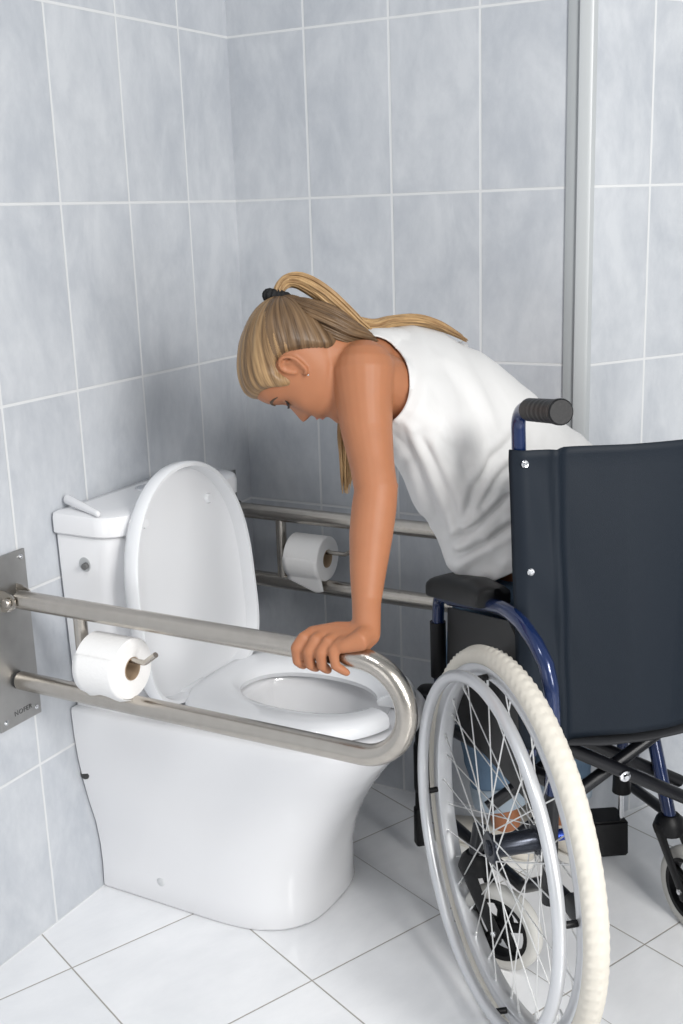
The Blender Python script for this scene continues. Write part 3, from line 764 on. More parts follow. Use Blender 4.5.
def head_pt(th, z, off=0.0):
    F, B, W = interp(HEAD, z)
    c_, s_ = cos(th), sin(th)
    cx = (F + B) / 2; a = (F - B) / 2
    ex = 2.25
    r = 1 / ((abs(c_) / a) ** ex + (abs(s_) / W) ** ex) ** (1 / ex)
    # nose
    n = 0.0
    if -0.047 < z < 0.016:
        if z > -0.034: n = 0.022 * ((0.016 - z) / 0.050) ** 1.15
        else: n = 0.022 * max(0.0, 1 - ((-0.034 - z) / 0.012) ** 1.6)
        wd = 0.10 + 0.09 * max(0, min(1, (0.0 - z) / 0.04))
        n *= exp(-(th / wd) ** 2)
    e = 0.0
    for sg in (-1, 1):
        e -= 0.0085 * exp(-((th - sg * 0.38) / 0.17) ** 2 - ((z - 0.006) / 0.0125) ** 2)
        e += 0.0065 * exp(-((th - sg * 0.40) / 0.12) ** 2 - ((z - 0.004) / 0.0085) ** 2)
        e += 0.003 * exp(-((th - sg * 0.7) / 0.25) ** 2 - ((z + 0.032) / 0.018) ** 2)
    e += 0.0065 * exp(-(th / 0.26) ** 2) * (exp(-((z + 0.0575) / 0.0042) ** 2) + 0.95 * exp(-((z + 0.0675) / 0.0042) ** 2))
    e += 0.002 * exp(-(th / 0.3) ** 2) * exp(-((z + 0.100) / 0.008) ** 2)
    r += n + e + off
    return V((cx + r * c_, r * s_, z))
def head_loft(bm):
    zs = [-0.116 + 0.216 * i / 90 for i in range(91)]
    L = [[hw(head_pt(2 * pi * k / 96, z)) for k in range(96)] for z in zs]
    loft(bm, L, cap0=True, cap1=True)
M_SKIN = mat('skin', (0.37, 0.152, 0.074), 0.50, spec=0.35, sss=0.10, noise_amt=0.08, noise_scale=35, bump=0.08, bump_scale=700)
def ball(bm, c, r, sc=(1, 1, 1), M=None):
    bmesh.ops.create_icosphere(bm, subdivisions=3, radius=r, matrix=Matrix.Translation(V(c)) @ (M or Matrix()) @ Matrix.Diagonal((*sc, 1)))
bm = bmesh.new()
head_loft(bm)
# ears
for sg in (-1, 1):
    def ep(x, z, y=0.0): return hw((-0.003 + x * 0.86, sg * (0.0705 + y * 0.9), 0.002 + z * 0.86))
    hel = [ep(0.010, -0.004, 0.002), ep(0.013, 0.012, 0.004), ep(0.007, 0.026, 0.008), ep(-0.006, 0.031, 0.012), ep(-0.018, 0.026, 0.015), ep(-0.023, 0.012, 0.015), ep(-0.019, -0.004, 0.012), ep(-0.010, -0.018, 0.007), ep(-0.002, -0.028, 0.004), ep(0.006, -0.026, 0.002)]
    sweep(bm, fillet(hel, 0.02, 3), 0.0034, 10, round_end=True)
    sweep(bm, [ep(-0.006, 0.020, -0.001), ep(-0.008, 0.005, 0.0), ep(-0.004, -0.012, -0.002), ep(0.001, -0.022, -0.001)], [0.011, 0.0125, 0.009, 0.006], 12, flat=0.45, up=tuple(H_F), round_end=True)
    sweep(bm, [ep(-0.006, 0.018, 0.006), ep(-0.013, 0.008, 0.008), ep(-0.011, -0.006, 0.006), ep(-0.004, -0.014, 0.003)], 0.0028, 8, round_end=True)
# neck, shoulder girdle
NB = V((0.5873, -0.4455, 1.0370))
sweep(bm, [hw((-0.030, 0, 0.0)), hw((-0.026, 0, -0.055)), V((0.5453, -0.5309, 1.0468)), V((0.5650, -0.4888, 1.0403)), NB], [0.050, 0.047, 0.0475, 0.053, 0.062], 24, flat=0.98, round_end=True)
SHL = V((0.5968, -0.5673, 1.0470)); SHR = V((0.605, -0.262, 1.015))
# torso
PC = V((0.8155, -0.2721, 0.7374))
lat_p = V((0.716, 0.698, 0)); lat_c = (SHR - SHL).normalized()
TS = [(V((0.5728, -0.4752, 1.0437)), 0.085, 0.62, 1.0), (V((0.5965, -0.4500, 1.0247)), 0.132, 0.56, 1.0), (V((0.6200, -0.4155, 0.9974)), 0.138, 0.60, 0.95), (V((0.6596, -0.3820, 0.9567)), 0.130, 0.66, 0.8), (V((0.7118, -0.3411, 0.8974)), 0.112, 0.76, 0.5), (V((0.7659, -0.3102, 0.8211)), 0.118, 0.80, 0.25), (PC, 0.145, 0.78, 0.0), (chw(0.27, -0.26, 0.70), 0.14, 0.80, 0.0)]
sweep(bm, [t[0] for t in TS], [t[1] for t in TS], 32, flat=[t[2] for t in TS], up=[lat_c.lerp(lat_p, 1 - t[3]) for t in TS], round_end=True)
sweep(bm, [SHL, V((0.5798, -0.4952, 1.0627)), V((0.5852, -0.4481, 1.0522))], [0.040, 0.038, 0.046], 20, round_end=True)
sweep(bm, [SHL, V((0.6208, -0.5009, 1.0068)), V((0.6357, -0.4424, 0.9771))], [0.042, 0.052, 0.06], 20, round_end=True)
sweep(bm, [SHR, V((0.600, -0.34, 1.04)), V((0.5852, -0.4481, 1.0522))], [0.042, 0.042, 0.046], 20, round_end=True)
# near arm
EL = V((0.6508, -0.6382, 0.8784)); WR = V((0.692, -0.760, 0.694))
arm = [SHL + V((0, 0, 0.0)), V((0.6046, -0.5812, 1.0055)), V((0.6178, -0.5995, 0.9590)), V((0.6364, -0.6214, 0.9143)), EL, V((0.6525, -0.6496, 0.8530)), V((0.6567, -0.6700, 0.8162)), V((0.6668, -0.7023, 0.7683)), V((0.6771, -0.7294, 0.7296)), WR]
sweep(bm, arm, [0.0510, 0.0450, 0.0400, 0.0345, 0.0335, 0.0345, 0.0332, 0.0275, 0.0218, 0.0205], 24, round_end=True)
ball(bm, V((0.6660, -0.6138, 0.8805)), 0.010)
# near hand on the rail: rail axis y -0.78, z 0.668, radius 0.0165
RY, RZ = -0.78, GT
def rp(x, deg, r): return V((x, RY - sin(radians(deg)) * r, RZ + cos(radians(deg)) * r))
FX = [(0.6010, 0.010, 0.97), (0.6215, 0.0, 1.05), (0.6420, -0.004, 1.0), (0.6610, -0.007, 0.84)]
palm = []
for i, (x, sk, ln) in enumerate(FX):
    mcp = rp(x + 0.012, 4, 0.0262)
    base = WR.lerp(rp(0.680, -26, 0.028), 0.5) + V((0.004 * i - 0.006, 0.004 * (1.5 - i), 0.002 - 0.002 * i))
    sweep(bm, [base, base.lerp(mcp, 0.5) + V((0, 0, 0.003)), mcp], [0.0165, 0.0150, 0.0122], 14, flat=0.9, round_end=True)
    k = 0.95 if i < 3 else 0.86
    pip = rp(x + 0.000, 70 * ln, 0.0300); dip = rp(x - 0.001 + (0.004 if i == 3 else 0), 72 * ln + 44, 0.0272); tip = rp(x + (0.016 if i == 3 else 0.002), 72 * ln + 78, 0.0252)
    mid = rp(x + 0.006, 36, 0.0310)
    sweep(bm, [mcp, mid, pip], [0.0112 * k, 0.0094 * k, 0.0097 * k], 14, round_end=True)
    sweep(bm, [pip, pip.lerp(dip, 0.5), dip, dip.lerp(tip, 0.6), tip], [0.0097 * k, 0.0089 * k, 0.0086 * k, 0.0080 * k, 0.0066 * k], 14, round_end=True)
# heel of the hand and thumb (on the far side of the rail)
sweep(bm, [WR, rp(0.694, 14, 0.030), rp(0.674, 38, 0.0275)], [0.0205, 0.0180, 0.0125], 16, flat=0.85, round_end=True)
sweep(bm, [WR, rp(0.672, -24, 0.031)], [0.020, 0.0165], 16, round_end=True)
sweep(bm, [rp(0.664, -34, 0.034), rp(0.640, -62, 0.032), rp(0.618, -84, 0.0285), rp(0.594, -96, 0.0265)], [0.0135, 0.0115, 0.0100, 0.0078], 14, round_end=True)
# far arm, down to the far rail
ER = V((0.655, -0.150, 0.86)); WRR = V((0.640, -0.120, 0.735))
sweep(bm, [SHR, SHR.lerp(ER, 0.5), ER, ER.lerp(WRR, 0.5), WRR], [0.046, 0.040, 0.034, 0.030, 0.021], 20, round_end=True)
def rp2(x, deg, r): return V((x, -0.115 + sin(radians(deg)) * r, GT + cos(radians(deg)) * r))
for i in range(4):
    x = 0.585 + 0.0205 * i; mcp = rp2(x + 0.01, 8, 0.0335)
    sweep(bm, [WRR + V((-0.006 + 0.004 * i, 0, -0.01)), mcp], [0.0165, 0.0122], 12, round_end=True)
    sweep(bm, [mcp, rp2(x + 0.005, 40, 0.0345), rp2(x, 75, 0.032), rp2(x, 118, 0.027), rp2(x, 152, 0.025)], [0.0108, 0.0092, 0.0093, 0.0083, 0.0066], 12, round_end=True)
sweep(bm, [WRR, rp2(0.63, -40, 0.034), rp2(0.600, -80, 0.029), rp2(0.58, -95, 0.0265)], [0.019, 0.0125, 0.010, 0.008], 12, round_end=True)
# legs
HL = PC - lat_p * 0.078 + V((0.0, 0.0, -0.02)); HR = PC + lat_p * 0.078 + V((0, 0, -0.02))
KL = chw(0.500, -0.150, 0.415); KR = chw(0.490, -0.345, 0.415)
AL = chw(0.445, -0.196, 0.085); AR = chw(0.430, -0.315, 0.085)
for H_, K_, A_ in ((HL, KL, AL), (HR, KR, AR)):
    sweep(bm, [H_, H_.lerp(K_, 0.4), H_.lerp(K_, 0.8), K_, K_.lerp(A_, 0.3) + V((0.012, -0.012, 0)), K_.lerp(A_, 0.6), K_.lerp(A_, 0.85), A_], [0.082, 0.073, 0.056, 0.052, 0.053, 0.042, 0.031, 0.030], 20, round_end=True)
FD = {0: chw(0.80, 0.60, 0) - chw(0, 0, 0), 1: chw(0.95, 0.30, 0) - chw(0, 0, 0)}
for i, A_ in enumerate((AL, AR)):
    d = FD[i].normalized()
    sweep(bm, [A_ + V((0, 0, -0.040)) - d * 0.035, A_ + V((0, 0, -0.040)) + d * 0.02, A_ + V((0, 0, -0.058)) + d * 0.09, A_ + V((0, 0, -0.060)) + d * 0.145], [0.022, 0.024, 0.018, 0.012], 16, round_end=True)
person = new_obj('person', bm, M_SKIN, None, angle=180)
rm = person.modifiers.new('skin_surface', 'REMESH'); rm.mode = 'VOXEL'; rm.voxel_size = 0.0024; rm.use_smooth_shade = True
sm = person.modifiers.new('soften', 'SMOOTH'); sm.factor = 0.5; sm.iterations = 6
person['label'] = 'woman in white sleeveless top and jeans leaning forward, one hand gripping the near rail'
person['category'] = 'person'
# bake the body so that the clothes can be fitted to it
dg = bpy.context.evaluated_depsgraph_get(); dg.update()
me_b = bpy.data.meshes.new_from_object(person.evaluated_get(dg))
person.modifiers.clear(); old = person.data; person.data = me_b; bpy.data.meshes.remove(old)
me_b.name = 'person'; me_b.shade_smooth()
if not me_b.materials: me_b.materials.append(M_SKIN)
from mathutils.bvhtree import BVHTree
body_bvh = BVHTree.FromPolygons([v.co for v in me_b.vertices], [tuple(p.vertices) for p in me_b.polygons])
def push_out(bm, margin, where=None):
    for v in bm.verts:
        if where and not where(v.co): continue
        loc, nor, idx, d = body_bvh.find_nearest(v.co, 0.15)
        if loc is None: continue
        sd = (v.co - loc).dot(nor)
        if sd < margin: v.co = loc + nor * margin

# sleeveless top
M_TOP = mat('white_cotton_jersey', (0.68, 0.675, 0.67), 0.9, sheen=0.1, bump=0.25, bump_scale=1200)
RG = [  # centre, half width across, half depth to the back, to the belly, twist (1 chest .. 0 pelvis), droop
    (V((0.5400, -0.5093, 1.0697)), 0.070, 0.046, 0.045, 1.0, 0.0),
    (V((0.5601, -0.4859, 1.0512)), 0.082, 0.050, 0.045, 1.0, 0.0),
    (V((0.5771, -0.4696, 1.0349)), 0.108, 0.058, 0.060, 1.0, 0.0),
    (V((0.5962, -0.4498, 1.0180)), 0.132, 0.064, 0.075, 1.0, 0.0),
    (V((0.6174, -0.4179, 0.9943)), 0.144, 0.070, 0.090, 0.95, 0.010),
    (V((0.6456, -0.3918, 0.9696)), 0.144, 0.074, 0.108, 0.85, 0.020),
    (V((0.6780, -0.3656, 0.9378)), 0.138, 0.081, 0.122, 0.70, 0.032),
    (V((0.7102, -0.3415, 0.8991)), 0.136, 0.087, 0.130, 0.50, 0.042),
    (V((0.7358, -0.3227, 0.8551)), 0.142, 0.098, 0.134, 0.32, 0.048),
    (V((0.7588, -0.3054, 0.8105)), 0.154, 0.106, 0.134, 0.16, 0.046),
    (V((0.7854, -0.2919, 0.7666)), 0.164, 0.114, 0.130, 0.04, 0.034),
    (V((0.8060, -0.2868, 0.7257)), 0.168, 0.120, 0.124, 0.0, 0.022)]
def top_mesh(bm):
    NR, NS = 120, 150; L = []
    tabs = [(float(i), c.x, c.y, c.z, a, bb, bf, tw, dr) for i, (c, a, bb, bf, tw, dr) in enumerate(RG)]
    for i in range(NR + 1):
        q = (len(RG) - 1) * i / NR
        cx, cy, cz, w_, hb, hf, tw, dr = interp(tabs, q)
        c = V((cx, cy, cz)); c2 = V(interp(tabs, min(q + 0.5, len(RG) - 1))[:3]) - V(interp(tabs, max(q - 0.5, 0))[:3]); sp = c2.normalized()
        lt = lat_c.lerp(lat_p, 1 - tw); lt = (lt - sp * lt.dot(sp)).normalized(); n = sp.cross(lt)
        if n.z < 0: n = -n
        row = []
        for k in range(NS):
            a = 2 * pi * k / NS; ca, sa = cos(a), sin(a)     # a = 0 back, pi/2 far side, -pi/2 near side
            ex = 2.35
            rr = 1 / ((abs(ca)) ** ex + (abs(sa)) ** ex) ** (1 / ex)
            wloc = w_ * (1.0 if ca > 0 else (1 - 0.2 * ca * ca))
            p = c + n * ((hb if ca > 0 else hf) * rr * ca) + lt * (wloc * rr * sa) + V((0, 0, -dr * (0.5 - 0.5 * ca) * 1.3))
            row.append(p)
        L.append(row)
    return loft(bm, L)
bm = bmesh.new()
RR_ = top_mesh(bm)
push_out(bm, 0.004)
bmesh.ops.smooth_vert(bm, verts=bm.verts, factor=0.5, use_axis_x=True, use_axis_y=True, use_axis_z=True)
bmesh.ops.smooth_vert(bm, verts=bm.verts, factor=0.5, use_axis_x=True, use_axis_y=True, use_axis_z=True)
push_out(bm, 0.0045)
# folds
for i_, row_ in enumerate(RR_):
    q_ = i_ / (len(RR_) - 1)
    for v in row_:
        loc, nor, idx, d = body_bvh.find_nearest(v.co, 0.2)
        mg = 0.0045 + 0.012 * max(0.0, min(1.0, (q_ - 0.30) / 0.25))
        if loc is not None and (v.co - loc).dot(nor) < mg: v.co = loc + nor * mg
for _ in range(4): bmesh.ops.smooth_vert(bm, verts=[v for r_ in RR_[30:] for v in r_], factor=0.5, use_axis_x=True, use_axis_y=True, use_axis_z=True)
bmesh.ops.recalc_face_normals(bm, faces=bm.faces); bm.normal_update()
_row = RR_[60]; _c = sum((v.co for v in _row), V()) / len(_row)
if sum((v.co - _c).dot(v.normal) for v in _row) < 0: bmesh.ops.reverse_faces(bm, faces=bm.faces); bm.normal_update()
ARMPIT = V((0.6466, -0.5596, 0.9600)); HEM = V((0.7774, -0.5326, 0.7271)); dirf = (HEM - ARMPIT).normalized()
NRR = len(RR_)
ax2 = dirf.cross(V((0.4696, -0.8462, 0.2517))).normalized()
disp = {}
VD_ = V((0.4696, -0.8462, 0.2517))
CREASES = [(0.0060, 0.009, [V((0.6296, -0.5146, 0.9445)), V((0.6666, -0.5129, 0.8811)), V((0.7063, -0.5134, 0.8053)), V((0.7362, -0.5156, 0.7422))]),
    (0.0045, 0.007, [V((0.6584, -0.5007, 0.9372)), V((0.6958, -0.4998, 0.8707)), V((0.7276, -0.4981, 0.8169)), V((0.7445, -0.5018, 0.7729))]),
    (0.0055, 0.007, [V((0.7968, -0.4255, 0.9321)), V((0.7662, -0.4523, 0.8991)), V((0.7492, -0.4744, 0.8564)), V((0.7409, -0.4927, 0.8102))]),
    (0.0050, 0.006, [V((0.8006, -0.4354, 0.8917)), V((0.7754, -0.4583, 0.8616)), V((0.7620, -0.4766, 0.8249))]),
    (0.0075, 0.0065, [V((0.7358, -0.5057, 0.7763)), V((0.7644, -0.4827, 0.8000)), V((0.7947, -0.4552, 0.8361))]),
    (0.0075, 0.0065, [V((0.7469, -0.5079, 0.7480)), V((0.7788, -0.4845, 0.7670)), V((0.8099, -0.4589, 0.7952))]),
    (0.0025, 0.010, [V((0.6666, -0.4778, 0.9989)), V((0.7067, -0.4754, 0.9323)), V((0.7341, -0.4752, 0.8817))]),
    (0.0020, 0.010, [V((0.6884, -0.4549, 1.0353)), V((0.7336, -0.4478, 0.9747)), V((0.7607, -0.4470, 0.9272))]),
    (0.0040, 0.007, [V((0.6397, -0.5229, 0.8976)), V((0.6626, -0.5289, 0.8348)), V((0.6949, -0.5325, 0.7623))]),
    (0.0020, 0.008, [V((0.6307, -0.5085, 0.9630)), V((0.6601, -0.4961, 0.9495)), V((0.7057, -0.4815, 0.9138))])]
for i, row in enumerate(RR_):
    q = i / (NRR - 1)
    for k, v in enumerate(row):
        p = v.co; a = 2 * pi * k / len(row)
        rel = p - ARMPIT; al = rel.dot(dirf); ac = rel.dot(ax2)
        belly = 0.5 - 0.5 * cos(a)
        warp = 0.02 * noise.noise(V((al * 6, ac * 6, 2.0)))
        f1 = noise.noise(V((al * 5.0, (ac + warp) * 30, 0.5)))
        f2 = noise.noise(V((al * 12, (ac + warp * 2) * 60, 4.5)))
        f3 = abs(noise.noise(V(((al + ac * 0.7) * 16, (ac - al * 0.6) * 26, 7.5))))
        amp = 0.0015 + 0.005 * max(0, q - 0.25) + 0.002 * belly
        d = amp * (f1 * 1.3 + f2 * 0.35) + (0.007 * max(0, q - 0.4)) * (0.22 - f3) * 2.2
        if v.normal.dot(VD_) > -0.2:
            for (A_c, w_c, pl) in CREASES:
                best = 9.0; side = 0; tt = 0
                for a_, b_ in zip(pl, pl[1:]):
                    ab = b_ - a_; r_ = p - a_; r_ = r_ - VD_ * r_.dot(VD_); ab = ab - VD_ * ab.dot(VD_)
                    t_ = max(0.0, min(1.0, r_.dot(ab) / ab.length_squared)); dv = r_ - ab * t_; dd = dv.length
                    if dd < best:
                        best = dd; side = 1 if ab.cross(dv).dot(VD_) > 0 else -1
                if best < 0.06:
                    wv = w_c * (1 + 0.3 * noise.noise(p * 30))
                    d += A_c * (-exp(-(best / wv) ** 2) + (0.75 if side > 0 else 0.45) * exp(-((best - 1.9 * wv) / (1.2 * wv)) ** 2))
        disp[v] = d
nrm = {v: v.normal.copy() for v in bm.verts}
for v, d in disp.items(): v.co += nrm[v] * d
push_out(bm, 0.0035)
# arm holes and neck opening
AH = V((0.6071, -0.5609, 1.0293)); 
ahx = V((0.878, 0.4776, -0.0325)); ahy = V((-0.0927, 0.2363, 0.9672)); vd = V((0.4696, -0.8462, 0.2517))
def f_near(p):
    r_ = p - AH
    if r_.dot(lat_c) > 0.085: return 1
    x = r_.dot(ahx) / 0.0600; y = r_.dot(ahy) / (0.0760 if r_.dot(ahy) > 0 else 0.068)
    return (abs(x) ** 2.2 + abs(y) ** 2.2) - 1
def f_far(p):
    r_ = p - (SHR + V((0.01, 0.02, 0)))
    if r_.dot(lat_c) < -0.075: return 1
    r2 = r_ - lat_c * r_.dot(lat_c); return (r2.length / 0.066) ** 2 - 1
def cut(bm, fn, drop=0):
    dead = [f for f in bm.faces if fn(f.calc_center_median()) < 0]
    bmesh.ops.delete(bm, geom=dead, context='FACES')
    for v in bm.verts:
        if v.is_boundary and abs(fn(v.co)) < 0.35:
            for _ in range(3):
                e = 1e-4; f0 = fn(v.co); g = V([(fn(v.co + V(d)) - f0) / e for d in ((e, 0, 0), (0, e, 0), (0, 0, e))])
                if g.length < 1e-6: break
                st = g * (f0 / g.length_squared)
                if st.length > 0.006: st = st.normalized() * 0.006
                v.co -= st
NP = V((0.5582, -0.4720, 1.1017)); NM = V((-0.878, -0.4776, 0.0325)) * 0.9 + V((-0.0927, 0.2363, 0.9672)) * 0.25
def f_neck(p): return -(p - NP).dot(NM) * 30
cut(bm, f_near); cut(bm, f_far); cut(bm, f_neck)
bmesh.ops.smooth_vert(bm, verts=[v for v in bm.verts if not v.is_boundary], factor=0.3, use_axis_x=True, use_axis_y=True, use_axis_z=True)
top = new_obj('tank_top', bm, M_TOP, person, angle=180)
md = top.modifiers.new('cloth', 'SOLIDIFY'); md.thickness = 0.0022; md.offset = 0.3
top['label'] = 'white sleeveless cotton top'

# jeans
M_JEANS = mat('blue_denim', (0.15, 0.235, 0.345), 0.85, noise_amt=0.35, noise_scale=9, bump=0.4, bump_scale=900)
bm = bmesh.new()
sweep(bm, [PC + V((-0.040, -0.030, 0.065)), PC + V((-0.012, -0.006, 0.02)), PC, chw(0.27, -0.26, 0.70)], [0.122, 0.140, 0.150, 0.150], 32, flat=0.80, up=tuple(lat_p), round_end=True)
for H_, K_, A_ in ((HL, KL, AL), (HR, KR, AR)):
    sweep(bm, [H_, H_.lerp(K_, 0.4), H_.lerp(K_, 0.8), K_, K_.lerp(A_, 0.3) + V((0.012, -0.012, 0)), K_.lerp(A_, 0.6), K_.lerp(A_, 0.85)], [0.090, 0.081, 0.066, 0.062, 0.062, 0.056, 0.053], 24)
jeans = new_obj('jeans', bm, M_JEANS, person, angle=180)
rm = jeans.modifiers.new('cloth', 'REMESH'); rm.mode = 'VOXEL'; rm.voxel_size = 0.004; rm.use_smooth_shade = True
sm = jeans.modifiers.new('soften', 'SMOOTH'); sm.factor = 0.5; sm.iterations = 4
tx = bpy.data.textures.new('denim_folds', 'CLOUDS'); tx.noise_scale = 0.07
dm = jeans.modifiers.new('folds', 'DISPLACE'); dm.texture = tx; dm.strength = 0.012; dm.mid_level = 0.5; dm.texture_coords = 'GLOBAL'
jeans['label'] = 'blue denim jeans'
M_CUFF = mat('denim_turn_up', (0.42, 0.50, 0.58), 0.85, noise_amt=0.12, noise_scale=30, bump=0.4, bump_scale=900)
for K_, A_ in ((KL, AL), (KR, AR)):
    bm = bmesh.new(); c0 = K_.lerp(A_, 0.745); c1 = K_.lerp(A_, 0.885)
    sweep(bm, [c0, c0.lerp(c1, 0.06), c0.lerp(c1, 0.5), c0.lerp(c1, 0.95), c1, c0.lerp(c1, 0.97), c0.lerp(c1, 0.5)], [0.0555, 0.0585, 0.0590, 0.0580, 0.0555, 0.0525, 0.0525], 32, cap=False)
    new_obj('jeans_cuff', bm, M_CUFF, jeans, angle=180)['label'] = 'pale rolled-up hem'
# shoes
M_SHOE = mat('cream_canvas', (0.66, 0.62, 0.55), 0.7); M_SOLE = mat('white_sole', (0.72, 0.71, 0.68), 0.6)
for i, A_ in enumerate((AL, AR)):
    d = FD[i].normalized(); n = V((-d.y, d.x, 0)); g = V((A_.x, A_.y, 0))
    def sec(x, wd, h0, h1):
        L = []
        for k in range(24):
            a = 2 * pi * k / 24
            L.append(g + d * x + n * (wd * cos(a)) + V((0, 0, (h0 + h1) / 2 + (h1 - h0) / 2 * (abs(sin(a)) ** 0.8) * (1 if sin(a) > 0 else -1))))
        return L
    bm = bmesh.new()
    loft(bm, [sec(-0.060, 0.012, 0.018, 0.040), sec(-0.056, 0.026, 0.014, 0.062), sec(-0.035, 0.034, 0.013, 0.074), sec(0.0, 0.036, 0.013, 0.080), sec(0.035, 0.037, 0.013, 0.074), sec(0.07, 0.040, 0.013, 0.060), sec(0.11, 0.043, 0.013, 0.049), sec(0.14, 0.039, 0.013, 0.042), sec(0.158, 0.026, 0.014, 0.034), sec(0.166, 0.008, 0.018, 0.026)], cap0=True, cap1=True)
    sh = new_obj('shoe', bm, M_SHOE, person, angle=180)
    bm = bmesh.new(); out = []
    for k in range(40):
        a = 2 * pi * k / 40; c_, s_ = cos(a), sin(a)
        out.append(g + d * (0.052 + 0.118 * abs(c_) ** 0.9 * (1 if c_ > 0 else -1)) + n * ((0.041 + 0.004 * c_) * abs(s_) ** 0.75 * (1 if s_ > 0 else -1)))
    loft(bm, [[p + V((0, 0, z)) for p in out] for z in (0.001, 0.018)], cap0=True, cap1=True)
    new_obj('shoe_sole', bm, M_SOLE, sh)

# ---- hair
def hair_mat(name, dark, light):
    m = bpy.data.materials.new(name); m.use_nodes = True; nt = m.node_tree; N = nt.nodes; L = nt.links; b = N['Principled BSDF']
    uv = N.new('ShaderNodeUVMap'); mp = N.new('ShaderNodeMapping'); mp.inputs['Scale'].default_value = (60, 1.6, 1); L.new(uv.outputs[0], mp.inputs[0])
    n1 = N.new('ShaderNodeTexNoise'); n1.inputs['Scale'].default_value = 1.0; n1.inputs['Detail'].default_value = 4; n1.inputs['Roughness'].default_value = 0.7; L.new(mp.outputs[0], n1.inputs['Vector'])
    cr = N.new('ShaderNodeValToRGB'); cr.color_ramp.elements[0].position = 0.33; cr.color_ramp.elements[0].color = (*dark, 1); cr.color_ramp.elements[1].position = 0.66; cr.color_ramp.elements[1].color = (*light, 1)
    L.new(n1.outputs['Fac'], cr.inputs[0]); L.new(cr.outputs[0], b.inputs['Base Color'])
    b.inputs['Roughness'].default_value = 0.42; b.inputs['Specular IOR Level'].default_value = 0.35
    bp = N.new('ShaderNodeBump'); bp.inputs['Strength'].default_value = 0.6; bp.inputs['Distance'].default_value = 0.0015; L.new(n1.outputs['Fac'], bp.inputs['Height']); L.new(bp.outputs[0], b.inputs['Normal'])
    return m
M_HAIR = hair_mat('dark_blonde_hair', (0.085, 0.045, 0.020), (0.40, 0.255, 0.125))
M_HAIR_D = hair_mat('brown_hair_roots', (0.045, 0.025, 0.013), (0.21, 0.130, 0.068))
M_TAIL = hair_mat('golden_blonde_hair', (0.19, 0.10, 0.042), (0.58, 0.385, 0.19))
TIE = V((-0.100, 0.0, 0.062))
HLINE = [(-0.12, -0.106), (-0.085, -0.105), (-0.062, -0.100), (-0.051, -0.080), (-0.045, -0.030), (-0.036, 0.0), (-0.022, 0.025), (-0.002, 0.034), (0.012, 0.026), (0.022, 0.004), (0.032, 0.006), (0.042, 0.030), (0.056, 0.046), (0.075, 0.053), (0.12, 0.058)]
def hair_d(p):      # >0 inside the hair
    return p.z - interp(HLINE, p.x)[0]
bm = bmesh.new(); uvl = bm.loops.layers.uv.new('UVMap')
rows = []; NT = 360; NZ = 150
tdir = TIE.normalized(); ta_ = tdir.orthogonal().normalized(); tb_ = tdir.cross(ta_)
def huv(q):
    r_ = (q - V((0, 0, 0.0))).normalized(); az_ = atan2(r_.dot(tb_), r_.dot(ta_)); pol = math.acos(max(-1, min(1, r_.dot(tdir))))
    return az_ / (2 * pi), pol / pi
for i in range(NZ + 1):
    z = -0.105 + 0.2048 * i / NZ; row = []
    for k in range(NT):
        th = 2 * pi * k / NT
        p = head_pt(th, z); F, B, W_ = interp(HEAD, z)
        if z < 0.0 and cos(th) < 0:      # the back of the neck is fuller than the skull there
            p.x = p.x
        d = hair_d(p); u_, v_ = huv(p)
        off = 0.011 * (1 - exp(-max(0, d) / 0.012)) + 0.0008
        g = noise.noise(V((u_ * 46, v_ * 2.0, 0))) * 0.0030 + noise.noise(V((u_ * 130, v_ * 3.0, 5))) * 0.0012
        off += g * min(1, max(0, d) / 0.02)
        rad = V((p.x, p.y, 0)).normalized() if z < 0.03 else V((p.x, p.y, (z - 0.03) * 1.6)).normalized()
        q = p + rad * off
        # hair is drawn up towards the tie
        dt = (q - TIE).length
        q += (TIE - q).normalized() * (0.008 * exp(-(dt / 0.035) ** 2))
        row.append(bm.verts.new(hw(q))); row[-1].index = 0
        row[-1].normal = V((d, u_, v_))
    rows.append([(v, None) for v in row])
dat = {}
for i, row in enumerate(rows):
    z = -0.105 + 0.2048 * i / NZ
    for k, (v, _) in enumerate(row):
        p = head_pt(2 * pi * k / NT, z); dat[v] = (hair_d(p), huv(p))
for i in range(NZ):
    for k in range(NT):
        j = (k + 1) % NT; vs = (rows[i][k][0], rows[i][j][0], rows[i + 1][j][0], rows[i + 1][k][0])
        if sum(dat[v][0] for v in vs) / 4 < -0.001: continue
        f = bm.faces.new(vs); pq = head_pt(2 * pi * k / NT, -0.105 + 0.2048 * i / NZ); us_ = dat[vs[0]][1]
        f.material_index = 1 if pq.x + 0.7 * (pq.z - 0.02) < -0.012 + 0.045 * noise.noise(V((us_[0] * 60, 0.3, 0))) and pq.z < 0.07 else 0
        us = [dat[v][1] for v in vs]; base = us[0][0]
        for lp, (a_, b_) in zip(f.loops, us):
            if a_ - base > 0.5: a_ -= 1
            if a_ - base < -0.5: a_ += 1
            lp[uvl].uv = (a_, b_)
capf = bm.faces.new([rows[NZ][k][0] for k in range(NT)])
for lp in capf.loops: lp[uvl].uv = dat[lp.vert][1]
bmesh.ops.delete(bm, geom=[v for v in bm.verts if not v.link_faces], context='VERTS')
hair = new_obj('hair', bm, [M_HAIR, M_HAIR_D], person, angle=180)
hair['label'] = 'dark blonde hair drawn back from the face'
